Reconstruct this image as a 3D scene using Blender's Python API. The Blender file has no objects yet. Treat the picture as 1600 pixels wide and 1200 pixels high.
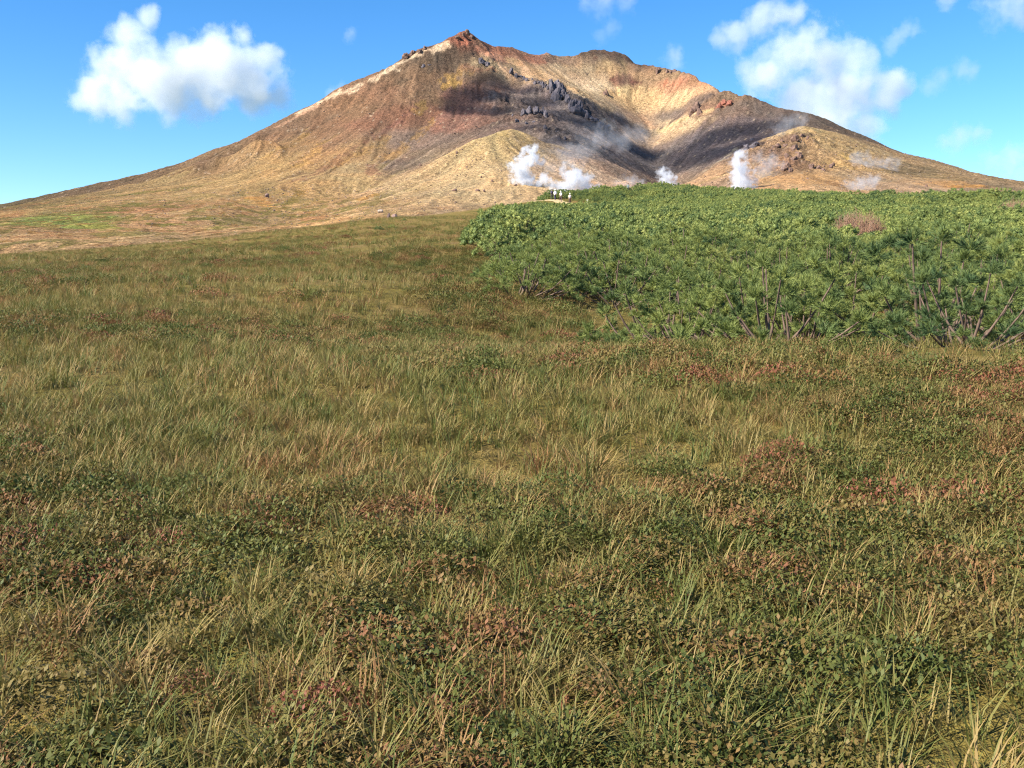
import bpy, bmesh, math, random
import numpy as np
from mathutils import Vector, Matrix, Quaternion

sc = bpy.context.scene
COL = sc.collection
R = math.radians
rng = np.random.default_rng(7)
random.seed(7)

# ---------------------------------------------------------------- camera
FPX, CX, CY, HOR = 1570.0, 800.0, 600.0, 456.0         # focal length and horizon row in photo pixels (1600 x 1200)
PITCH = math.atan((CY - HOR) / FPX)
cam = bpy.data.cameras.new('camera')
cam.sensor_width = 36.0
cam.lens = 36.0 * FPX / 1600.0
cam.clip_start, cam.clip_end = 0.1, 60000
camo = bpy.data.objects.new('camera', cam)
COL.objects.link(camo)
camo.location = (0, 0, 0)
camo.rotation_euler = (R(90) - PITCH, 0, 0)
sc.camera = camo

# ---------------------------------------------------------------- sky and sun
SUN_AZ, SUN_EL = 62.0, 37.0                            # degrees to the left of "straight behind the camera", and elevation
to_sun = Vector((-math.sin(R(SUN_AZ)) * math.cos(R(SUN_EL)), -math.cos(R(SUN_AZ)) * math.cos(R(SUN_EL)), math.sin(R(SUN_EL))))
world = bpy.data.worlds.new('World')
sc.world = world
world.use_nodes = True
wn, wl = world.node_tree.nodes, world.node_tree.links
wn.clear()
sky = wn.new('ShaderNodeTexSky')
sky.sky_type = 'NISHITA'
sky.sun_disc = False
sky.sun_elevation = R(SUN_EL)
sky.sun_rotation = R(180 + SUN_AZ)
sky.altitude = 1600
sky.air_density = 1.0
sky.dust_density = 0.0
sky.ozone_density = 3.2
bg = wn.new('ShaderNodeBackground')
bg.inputs['Strength'].default_value = 0.092
wo = wn.new('ShaderNodeOutputWorld')
hsv = wn.new('ShaderNodeHueSaturation')
hsv.inputs['Hue'].default_value = 0.502
hsv.inputs['Saturation'].default_value = 1.30
wl.new(sky.outputs[0], hsv.inputs['Color'])
wl.new(hsv.outputs[0], bg.inputs[0])
wl.new(bg.outputs[0], wo.inputs[0])
sun = bpy.data.lights.new('sun', 'SUN')
sun.energy = 5.0
sun.angle = R(0.5)
sun.color = (1.0, 0.95, 0.87)
suno = bpy.data.objects.new('sun', sun)
COL.objects.link(suno)
suno.rotation_euler = to_sun.to_track_quat('Z', 'Y').to_euler()

sc.view_settings.view_transform = 'Standard'
sc.view_settings.look = 'None'
sc.view_settings.gamma = 1
sc.view_settings.use_curve_mapping = False
sc.view_settings.exposure = 1.3
cy = sc.cycles
cy.use_denoising = True
try:
    cy.denoiser = 'OPENIMAGEDENOISE'
    cy.denoising_prefilter = 'NONE'
except Exception:
    pass
cy.max_bounces = 8
cy.filter_width = 1.15
cy.diffuse_bounces = 2
cy.glossy_bounces = 1
cy.transmission_bounces = 2
cy.transparent_max_bounces = 12
cy.volume_bounces = 5
cy.volume_step_rate = 1.0
cy.volume_max_steps = 128
cy.caustics_reflective = cy.caustics_refractive = False

# ---------------------------------------------------------------- helpers
def px(u, v, Y):
    """the point at forward distance Y that the photo shows at pixel (u, v)"""
    x, yd = (u - CX) / FPX, (v - CY) / FPX
    c, s = math.cos(PITCH), math.sin(PITCH)
    d = np.array([x, c - yd * s, -s - yd * c])
    return d * (Y / d[1])

def row_z(v, Y):
    return px(CX, v, Y)[2]

def lin(c):
    c = np.asarray(c, float) / 255.0
    return np.where(c <= 0.04045, c / 12.92, ((c + 0.055) / 1.055) ** 2.4)

def hash2(i, j, seed):
    h = (i.astype(np.int64) * 374761393 + j.astype(np.int64) * 668265263 + seed * 1274126177) & 0xFFFFFFFF
    h = ((h ^ (h >> 13)) * 1274126177) & 0xFFFFFFFF
    h = ((h ^ (h >> 16)) * 2246822519) & 0xFFFFFFFF
    return ((h ^ (h >> 15)) & 0xFFFFFF) / float(0xFFFFFF)

def vnoise(x, y, seed=0):
    xi, yi = np.floor(x), np.floor(y)
    fx, fy = x - xi, y - yi
    fx = fx * fx * fx * (fx * (fx * 6 - 15) + 10)
    fy = fy * fy * fy * (fy * (fy * 6 - 15) + 10)
    a, b = hash2(xi, yi, seed), hash2(xi + 1, yi, seed)
    c, d = hash2(xi, yi + 1, seed), hash2(xi + 1, yi + 1, seed)
    return (a + (b - a) * fx) * (1 - fy) + (c + (d - c) * fx) * fy

def fbm(x, y, seed=0, octv=5, gain=0.5):
    out, amp, tot, f = 0.0, 1.0, 0.0, 1.0
    for k in range(octv):
        out = out + amp * (vnoise(x * f + 17.3 * k, y * f - 9.1 * k, seed + k) * 2 - 1)
        tot += amp
        amp *= gain
        f *= 2.03
    return out / tot

def sstep(a, b, x):
    t = np.clip((x - a) / (b - a), 0, 1)
    return t * t * (3 - 2 * t)

class RBF:
    """height through scattered points: kernel r^p with a linear trend"""
    def __init__(s, P, z, scale, p=1.5, smooth=0.0):
        s.P, s.sc, s.p = np.asarray(P) / scale, scale, p
        n = len(s.P)
        d = np.linalg.norm(s.P[:, None] - s.P[None], axis=2)
        A = np.zeros((n + 3, n + 3))
        A[:n, :n] = d ** p - smooth * np.eye(n)
        A[:n, n] = 1
        A[:n, n + 1:] = s.P
        A[n:, :n] = A[:n, n:].T
        s.w = np.linalg.lstsq(A, np.concatenate([z, np.zeros(3)]), rcond=None)[0]
    def __call__(s, X, Y):
        q = np.stack([X.ravel(), Y.ravel()], 1) / s.sc
        out = np.empty(len(q))
        n = len(s.P)
        for a in range(0, len(q), 20000):
            c = q[a:a + 20000]
            d2 = (c[:, :1] - s.P[:, 0]) ** 2 + (c[:, 1:] - s.P[:, 1]) ** 2
            out[a:a + 20000] = (d2 ** (s.p / 2)) @ s.w[:n] + s.w[n] + c @ s.w[n + 1:]
        return out.reshape(X.shape)

class Grid:
    """values on a regular x-y grid, read back with Catmull-Rom interpolation"""
    def __init__(s, x0, y0, step, V):
        s.x0, s.y0, s.h, s.V = x0, y0, step, V
    def lin(s, X, Y):
        gx = np.clip((X - s.x0) / s.h, 0, s.V.shape[1] - 1.001)
        gy = np.clip((Y - s.y0) / s.h, 0, s.V.shape[0] - 1.001)
        i, j = gx.astype(int), gy.astype(int)
        fx, fy = gx - i, gy - j
        V = s.V
        return (V[j, i] * (1 - fx) + V[j, i + 1] * fx) * (1 - fy) + (V[j + 1, i] * (1 - fx) + V[j + 1, i + 1] * fx) * fy
    def cub(s, X, Y):
        gx = np.clip((X - s.x0) / s.h, 1, s.V.shape[1] - 2.001)
        gy = np.clip((Y - s.y0) / s.h, 1, s.V.shape[0] - 2.001)
        i, j = gx.astype(int), gy.astype(int)
        def w(t):
            return (-.5 * t + t * t - .5 * t ** 3, 1 - 2.5 * t * t + 1.5 * t ** 3, .5 * t + 2 * t * t - 1.5 * t ** 3, -.5 * t * t + .5 * t ** 3)
        wx, wy = w(gx - i), w(gy - j)
        out = 0
        for b in range(4):
            r = 0
            for a in range(4):
                r = r + wx[a] * s.V[j + b - 1, i + a - 1]
            out = out + wy[b] * r
        return out

def tag(o, label=None, cat=None, group=None, kind=None):
    if label: o['label'] = label
    if cat: o['category'] = cat
    if group: o['group'] = group
    if kind: o['kind'] = kind
    return o

def np_mesh(name, verts, faces, mats=(), smooth=False, mat_idx=None):
    """verts (n,3); faces an int array (m,3) or (m,4)"""
    me = bpy.data.meshes.new(name)
    verts = np.ascontiguousarray(verts, np.float32)
    faces = np.ascontiguousarray(faces, np.int32)
    k = faces.shape[1]
    me.vertices.add(len(verts))
    me.vertices.foreach_set('co', verts.ravel())
    me.loops.add(faces.size)
    me.loops.foreach_set('vertex_index', faces.ravel())
    me.polygons.add(len(faces))
    me.polygons.foreach_set('loop_start', np.arange(0, faces.size, k, dtype=np.int32))
    if smooth:
        me.polygons.foreach_set('use_smooth', np.ones(len(faces), bool))
    if mat_idx is not None:
        me.polygons.foreach_set('material_index', np.ascontiguousarray(mat_idx, np.int32))
    for m in mats:
        me.materials.append(m)
    me.update(calc_edges=True)
    me.validate()
    return me

def link(name, me, parent=None, loc=(0, 0, 0), rot=(0, 0, 0), scale=(1, 1, 1)):
    o = bpy.data.objects.new(name, me)
    COL.objects.link(o)
    o.location, o.rotation_euler, o.scale = loc, rot, scale
    if parent is not None:
        o.parent = parent
    return o

def grid_faces(nr, nc):
    a = np.arange(nr * nc).reshape(nr, nc)
    return np.stack([a[:-1, :-1].ravel(), a[:-1, 1:].ravel(), a[1:, 1:].ravel(), a[1:, :-1].ravel()], 1)

class NT:
    """short-hand for node trees"""
    def __init__(s, tree):
        s.t, s.n, s.l = tree, tree.nodes, tree.links
    def add(s, typ, ins=None, **props):
        nd = s.n.new(typ)
        for k, v in props.items():
            setattr(nd, k, v)
        for k, v in (ins or {}).items():
            if isinstance(v, bpy.types.NodeSocket):
                s.l.new(v, nd.inputs[k])
            else:
                nd.inputs[k].default_value = v
        return nd
    def math(s, op, a, b=0.0, c=0.0, clamp=False):
        nd = s.add('ShaderNodeMath', {0: a, 1: b, 2: c}, operation=op)
        nd.use_clamp = clamp
        return nd.outputs[0]
    def mix(s, fac, a, b, mode='MIX'):
        nd = s.n.new('ShaderNodeMix')
        nd.data_type, nd.blend_type = 'RGBA', mode
        for k, v in ((0, fac), (6, a), (7, b)):
            if isinstance(v, bpy.types.NodeSocket):
                s.l.new(v, nd.inputs[k])
            else:
                nd.inputs[k].default_value = v if k == 0 else (*v[:3], 1)
        return nd.outputs[2]
    def ramp(s, fac, stops):
        nd = s.n.new('ShaderNodeValToRGB')
        s.l.new(fac, nd.inputs[0])
        el = nd.color_ramp.elements
        while len(el) < len(stops):
            el.new(0.5)
        for e, (p, c) in zip(el, stops):
            e.position, e.color = p, (*c[:3], 1)
        return nd.outputs[0]

def material(name):
    m = bpy.data.materials.new(name)
    m.use_nodes = True
    m.node_tree.nodes.clear()
    t = NT(m.node_tree)
    out = t.add('ShaderNodeOutputMaterial')
    return m, t, out

def simple_mat(name, color, rough=0.85, noise=0.0, scale=5.0, spec=0.3, vary=0.0):
    m, t, out = material(name)
    col = None
    b = t.add('ShaderNodeBsdfPrincipled', {'Roughness': rough, 'Specular IOR Level': spec})
    tc = t.add('ShaderNodeTexCoord')
    n = t.add('ShaderNodeTexNoise', {'Vector': tc.outputs['Object'], 'Scale': scale, 'Detail': 4.0})
    c0 = tuple(x * (1 - noise) for x in color)
    c1 = tuple(min(1, x * (1 + noise)) for x in color)
    col = t.ramp(n.outputs['Fac'], [(0.3, c0), (0.7, c1)])
    if vary:
        oi = t.add('ShaderNodeObjectInfo')
        v = t.math('MULTIPLY_ADD', oi.outputs['Random'], 2 * vary, 1 - vary)
        hs = t.add('ShaderNodeHueSaturation', {'Value': v, 'Color': col})
        col = hs.outputs[0]
    t.l.new(col, b.inputs['Base Color'])
    t.l.new(b.outputs[0], out.inputs[0])
    return m

ALB = 0.57                                              # photo colour of a sunlit surface -> base colour

# ---------------------------------------------------------------- the mountain: ridge, gully and slope lines as (u, v, distance)
SIL = [(-160, 345, 2250), (0, 320, 2300), (45, 310.6, 2310), (105, 298.6, 2320), (156, 288, 2335), (210, 276, 2350), (261, 262.6, 2365), (300, 249, 2380), (339, 234, 2395),
       (400, 207, 2420), (460, 175.5, 2450), (520, 144, 2480), (556, 127.5, 2500), (595, 112.5, 2520), (622, 97, 2540), (634, 86, 2548), (664, 74, 2560), (688, 69, 2572),
       (700, 62, 2580), (718, 54, 2590), (730.5, 47.5, 2600), (742, 60, 2612), (760, 66, 2635), (781, 71, 2660), (800, 72.6, 2685), (821, 81, 2710), (857, 82.7, 2750), (870, 89, 2770),
       (887, 88.5, 2790), (920, 81, 2800), (956, 81, 2800), (980, 90, 2780), (1010, 103.5, 2730), (1031, 106.5, 2700), (1047, 108.5, 2675), (1061, 107.5, 2650), (1070, 109.5, 2625), (1080, 113.5, 2597), (1088, 117.5, 2570), (1098, 126, 2540), (1108, 133, 2510), (1118, 139.5, 2480),
       (1139, 146, 2430), (1172, 151.5, 2370), (1200, 162, 2330), (1221, 172, 2300), (1239, 172, 2280), (1266, 180, 2260), (1299, 192, 2230), (1329, 207, 2200), (1368, 220.5, 2170),
       (1410, 237, 2150), (1455, 249, 2125), (1500, 261, 2100), (1545, 273, 2075), (1600, 283.6, 2050), (1760, 315, 2000)]
LINES = [
    # the west cone face, lines running down towards the viewer
    [(690, 80, 2530), (640, 112, 2470), (600, 140, 2420), (560, 200, 2230), (520, 258, 1980), (480, 306, 1680), (450, 340, 1260), (430, 358, 1000)],
    [(728, 72, 2565), (715, 92, 2520), (700, 112, 2475), (690, 150, 2375), (670, 190, 2245), (650, 230, 2085), (625, 265, 1920), (606, 284, 1800)],
    [(520, 180, 2380), (460, 232, 2180), (400, 280, 1900), (370, 315, 1500), (340, 345, 1050)],
    [(400, 235, 2270), (340, 268, 2120), (280, 300, 1750), (250, 325, 1300), (240, 350, 950)],
    [(250, 282, 2150), (190, 303, 1800), (150, 318, 1450), (120, 335, 1150), (100, 352, 880)],
    [(100, 308, 2050), (60, 322, 1650), (30, 334, 1250), (0, 348, 950), (-150, 350, 1150)],
    # summit buttress and the ridge running down from it
    [(733, 62, 2592), (742, 80, 2560), (752, 98, 2520), (772, 116, 2465), (790, 148, 2395), (806, 168, 2300), (832, 178, 2170), (862, 201, 2010), (900, 227, 1860), (940, 253, 1710), (985, 280, 1560)],
    [(740, 125, 2450), (745, 160, 2350), (735, 190, 2230), (715, 212, 2110), (690, 233, 1990)],
    # cliffs right of the summit down to the pinnacle ridge
    [(768, 82, 2620), (790, 100, 2585), (812, 118, 2540), (845, 127, 2490), (868, 131, 2455), (886, 150, 2405), (906, 159, 2370), (926, 181, 2300), (946, 201, 2220), (980, 231, 2080), (1010, 262, 1950)],
    [(800, 140, 2465), (835, 160, 2350), (870, 185, 2220), (910, 212, 2080), (950, 240, 1930), (990, 268, 1780)],
    # valley line
    [(1010, 160, 2580), (1017, 175, 2510), (1018, 195, 2425), (1018, 213, 2345), (1022, 240, 2190), (1026, 265, 2040), (1030, 291, 1850), (1030, 310, 1550)],
    # headwall
    [(830, 95, 2660), (870, 113, 2615), (920, 143, 2545), (965, 163, 2495), (1000, 185, 2440)],
    [(870, 97, 2735), (910, 110, 2700), (950, 130, 2660), (1000, 152, 2600)],
    [(980, 104, 2730), (1000, 125, 2670), (1012, 148, 2610)],
    [(1055, 120, 2640), (1050, 140, 2600), (1035, 160, 2540), (1024, 180, 2470)],
    [(1090, 138, 2535), (1070, 160, 2490), (1045, 185, 2430), (1024, 205, 2370)],
    # right wall and its spur
    [(1115, 147, 2455), (1090, 165, 2425), (1062, 185, 2390), (1030, 208, 2350)],
    [(1140, 158, 2380), (1105, 178, 2340), (1080, 200, 2290), (1045, 225, 2220)],
    [(1190, 175, 2270), (1160, 200, 2210), (1120, 230, 2120), (1080, 258, 2020), (1045, 283, 1890)],
    [(1235, 185, 2190), (1190, 218, 2090), (1140, 248, 1970), (1095, 272, 1860)],
    # right lobe: crest, then its face
    [(1395, 240, 1960), (1335, 219, 1965), (1290, 203, 1965), (1255, 196, 1950), (1215, 213, 1905), (1165, 243, 1840), (1115, 269, 1760), (1060, 290, 1650)],
    [(1245, 222, 1800), (1235, 245, 1700), (1225, 270, 1550), (1200, 298, 1330)],
    [(1300, 235, 1780), (1300, 262, 1620), (1300, 300, 1280)],
    [(1400, 262, 1680), (1400, 282, 1480), (1400, 305, 1200)],
    [(1500, 275, 1650), (1500, 290, 1350), (1500, 303, 1130)],
    [(1600, 295, 1500), (1600, 305, 1050)],
    # front lobe of pale scree: crest, dip behind it, face
    [(862, 226, 1790), (832, 212, 1800), (800, 200, 1775), (785, 202, 1755), (765, 211, 1738), (740, 222, 1722), (690, 245, 1690), (640, 270, 1660), (600, 288, 1635), (545, 304, 1590), (490, 316, 1480)],
    [(780, 228, 1680), (770, 260, 1560), (760, 290, 1400), (740, 320, 1200), (715, 340, 980)],
    [(700, 268, 1590), (680, 295, 1420), (650, 325, 1120), (612, 345, 880)],
    [(600, 308, 1480), (560, 330, 1200), (520, 352, 900)],
    [(830, 240, 1700), (840, 270, 1560), (850, 300, 1330)],
    [(890, 262, 1640), (910, 292, 1440)],
    [(960, 288, 1560)], [(1110, 296, 1500)],
]
P, Z = [], []
def add_line(L, spacing=35.0):
    pts = [px(*q) for q in L]
    for a, b in zip(pts[:-1], pts[1:]):
        n = max(1, int(np.linalg.norm((b - a)[:2]) / spacing / 2.2))
        for k in range(n):
            c = a + (b - a) * k / n
            P.append(c[:2]); Z.append(c[2])
    P.append(pts[-1][:2]); Z.append(pts[-1][2])
add_line(SIL)
for L in LINES:
    add_line(L)
for (u, v, Y) in SIL[::2]:                              # the far side falls away
    for dy, dz in ((60, 45), (160, 120), (420, 290), (900, 520)):
        q = px(u, v, Y)
        P.append((q[0] * (1 + 0.3 * dy / 900), q[1] + dy)); Z.append(q[2] - dz * (0.45 + 0.55 * min(1, q[2] / 600)))
for (u, v, Y) in SIL:                                   # the low ends of the skyline run on evenly towards the viewer
    if u < 420 or u > 1310:
        for dy, dv in ((60, 3), (140, 6.5), (260, 12)):
            q = px(u, v + dv, Y - dy)
            P.append(q[:2]); Z.append(q[2])
for (u, v, Y) in LINES[-8][1:-1]:                       # hollow behind the crest of the front lobe
    q = px(u, v, Y + 75)
    P.append((q[0], q[1])); Z.append(px(u, v, Y)[2] - 7)
for X in range(-900, 1000, 150):                        # the foot, mostly hidden behind the near hill
    right = 1 if X > -30 else 0
    for Y, z in ((760, 53 if right else 45), (560, 32 if right else 24), (400, 17 if right else 8), (240, 8 if right else 0)):
        if abs(X) < Y * 0.95:
            P.append((X, Y)); Z.append(z + (5 if abs(X) > 500 else 0))
mount_rbf = RBF(P, np.array(Z), 500.0, 1.35, 0.002)
MX0, MX1, MY0, MY1, MH = -2000, 2000, 220, 3500, 9.0
gx, gy = np.arange(MX0, MX1, MH), np.arange(MY0, MY1, MH)
GX, GY = np.meshgrid(gx, gy)
base = Grid(MX0, MY0, MH, mount_rbf(GX, GY))

# streaks that run downhill (scree, runnels): noise smeared along the slope
h2 = 4.0
sx, sy = np.arange(MX0, MX1, h2), np.arange(MY0, MY1, h2)
SX, SY = np.meshgrid(sx, sy)
dzx = Grid(MX0, MY0, MH, np.gradient(base.V, MH, axis=1))
dzy = Grid(MX0, MY0, MH, np.gradient(base.V, MH, axis=0))
def streaks(seed, cell, n, step):
    nz = rng.random(SX.shape).astype(np.float32)
    if cell > 1:
        nz = vnoise(SX / (h2 * cell), SY / (h2 * cell), seed).astype(np.float32)
    src = Grid(MX0, MY0, h2, nz)
    acc = src.lin(SX, SY)
    w = 1.0
    for sgn in (1, -1):
        x, y = SX.copy(), SY.copy()
        for k in range(n):
            a, b = dzx.lin(x, y), dzy.lin(x, y)
            g = np.sqrt(a * a + b * b) + 1e-6
            x = x + sgn * step * a / g
            y = y + sgn * step * b / g
            acc = acc + src.lin(x, y)
            w += 1
    acc /= w
    acc = (acc - acc.mean()) / acc.std()
    return Grid(MX0, MY0, h2, acc)
stk_f = streaks(11, 1, 9, 5.0)
stk_c = streaks(12, 4, 11, 14.0)

CRAG_ZONES = [  # (u, v, Y, radius in m, strength): broken rock
    (868, 131, 2455, 70, 1.0), (906, 160, 2370, 60, 1.0), (832, 180, 2160, 80, 1.0), (760, 95, 2530, 70, .8), (1235, 225, 1800, 110, .9), (1225, 255, 1640, 80, .8),
    (720, 85, 2540, 60, .7), (1130, 160, 2390, 90, .7), (1090, 178, 2350, 60, .7), (980, 125, 2660, 90, .6), (930, 85, 2780, 120, .4), (800, 200, 2150, 100, .7), (870, 205, 1980, 90, .7),
    (1170, 235, 1880, 90, .6), (1300, 260, 1640, 90, .5), (660, 125, 2430, 140, .45), (790, 165, 2340, 60, .9)]
VALLEY = [px(*q)[:2] for q in ((1014, 165, 2560), (1018, 195, 2425), (1019, 214, 2345), (1023, 240, 2190), (1027, 265, 2040), (1030, 291, 1850))]
def mountain_h(X, Y):
    z = base.cub(X, Y)
    sl = np.sqrt(dzx.lin(X, Y) ** 2 + dzy.lin(X, Y) ** 2)
    k = sstep(0.06, 0.35, sl) * sstep(300, 900, Y)
    z = z + k * (stk_c.lin(X, Y) * 1.2 + stk_f.lin(X, Y) * 0.8)
    z = z + (0.25 + 0.75 * k) * (fbm(X / 120, Y / 120, 3, 6, 0.52) * 6.0) * sstep(250, 700, Y)
    d = np.full(np.shape(X), 1e9)
    for a_, b_ in zip(VALLEY[:-1], VALLEY[1:]):
        ab = b_ - a_
        t_ = np.clip(((X - a_[0]) * ab[0] + (Y - a_[1]) * ab[1]) / (ab @ ab), 0, 1)
        d = np.minimum(d, np.hypot(X - a_[0] - t_ * ab[0], Y - a_[1] - t_ * ab[1]))
    z = z - 24 * np.clip(1 - d / 110, 0, 1)
    cr = 0
    for (u, v, yy, rad, st) in CRAG_ZONES:
        q = px(u, v, yy)
        cr = np.maximum(cr, st * np.exp(-((X - q[0]) ** 2 + (Y - q[1]) ** 2) / rad ** 2))
    rid = 1 - np.abs(fbm(X / 34, Y / 34, 21, 5, 0.6)) * 2.6
    z = z + cr * rid * 13
    # hummocks on the lower moor
    low = 1 - sstep(60, 200, z)
    z = z + low * sstep(280, 500, Y) * fbm(X / 45, Y / 60, 31, 4) * 4.0
    return z

# ---------------------------------------------------------------- the near hill
NEAR = [(0, 0, -1.62), (-6, 0, -1.6), (6, 0, -1.55), (0, -20, -2.2), (-25, -20, -2.2), (25, -20, -2), (-40, 10, -1.2), (40, 10, -.5)]
def nz_(u, v, Y, canopy=0.0):
    q = px(u, v, Y)
    NEAR.append((q[0], q[1], q[2] - canopy))
for u, v, Y, c in [(720, 346, 120, 1.1), (760, 327, 140, 1.2), (800, 312, 152, 1.2), (900, 297, 172, 1.2), (940, 293, 176, 1.2), (1030, 290, 180, 1.2), (1120, 295.5, 176, 1.2),
                   (1200, 299, 170, 1.2), (1300, 303, 160, 1.2), (1400, 307, 145, 1.3), (1480, 302, 128, 1.3), (1545, 297, 110, 1.4), (1600, 305, 98, 1.4), (1750, 300, 100, 1.4)]:
    nz_(u, v, Y, c)
for u, v, Y in [(855, 312.5, 169), (861, 314, 166), (867, 315.5, 164.4), (875, 317.5, 161.8), (889, 321.5, 159.6), (900, 322.5, 158.6), (918, 321, 159)]:
    nz_(u, v, Y)
for u in (800, 950, 1100, 1250, 1400, 1550, 1750):
    nz_(u, 327, 100, 1.2); nz_(u, 348, 62, 1.2); nz_(u, 395, 32, 1.1); nz_(u, 470, 17, .9)
for u, v, Y in [(720, 338, 150), (680, 338.5, 142), (650, 340, 138), (620, 343.5, 133), (580, 350, 126), (545, 357, 122), (400, 382, 118), (200, 398, 115), (0, 404, 112), (-250, 404, 112),
                (700, 352, 92), (600, 366, 85), (450, 388, 78), (250, 404, 74), (0, 410, 72), (-250, 410, 72), (650, 388, 45), (450, 412, 42), (200, 422, 40), (0, 425, 40), (-250, 425, 40),
                (620, 440, 22), (350, 455, 21), (50, 455, 21), (-200, 455, 21), (500, 560, 11), (100, 560, 11), (800, 560, 11), (1100, 540, 11), (1500, 530, 11)]:
    nz_(u, v, Y)
for X in range(-240, 281, 60):
    NEAR.append((X, 260, 4.5 if X > -20 else 0.0)); NEAR.append((X, 330, 3.0 if X > -20 else -1.0))
NEAR = np.array(NEAR)
near_rbf = RBF(NEAR[:, :2], NEAR[:, 2], 60.0, 1.6, 0.002)
NH = 2.5
nx, ny = np.arange(-330, 331, NH), np.arange(-40, 341, NH)
NGX, NGY = np.meshgrid(nx, ny)
near_g = Grid(-330, -40, NH, near_rbf(NGX, NGY))
def near_h(X, Y):
    z = near_g.cub(X, Y)
    far = sstep(5, 40, Y)
    z = z + fbm(X / 9, Y / 9, 41, 4) * (0.12 + 0.28 * far) + fbm(X / 1.3, Y / 1.3, 45, 3) * 0.035
    return z
def near_s(x, y):
    return float(near_h(np.array([x], float), np.array([y], float))[0])

# ray against the mountain, to put patches and rocks on it
def hit(u, v, Y0=320.0, Y1=3000.0):
    ys = np.concatenate([np.arange(Y0, 1200, 4.0), np.arange(1200, Y1, 6.0)])
    d = px(u, v, 1.0)
    zz = mountain_h(d[0] * ys, ys)
    i = np.argmax(zz >= d[2] * ys)
    y = ys[i] if zz[i] >= d[2] * ys[i] else Y1 - 400
    return np.array([d[0] * y, y, d[2] * y])

# ---------------------------------------------------------------- mountain mesh and colours
NC, NR = 880, 760
ss = np.linspace(-0.68, 0.68, NC)
yy = 300.0 * (3250.0 / 300.0) ** np.linspace(0, 1, NR)
S_, Y_ = np.meshgrid(ss, yy)
X_ = S_ * Y_
Z_ = mountain_h(X_, Y_)
mv = np.stack([X_.ravel(), Y_.ravel(), Z_.ravel()], 1)

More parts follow.
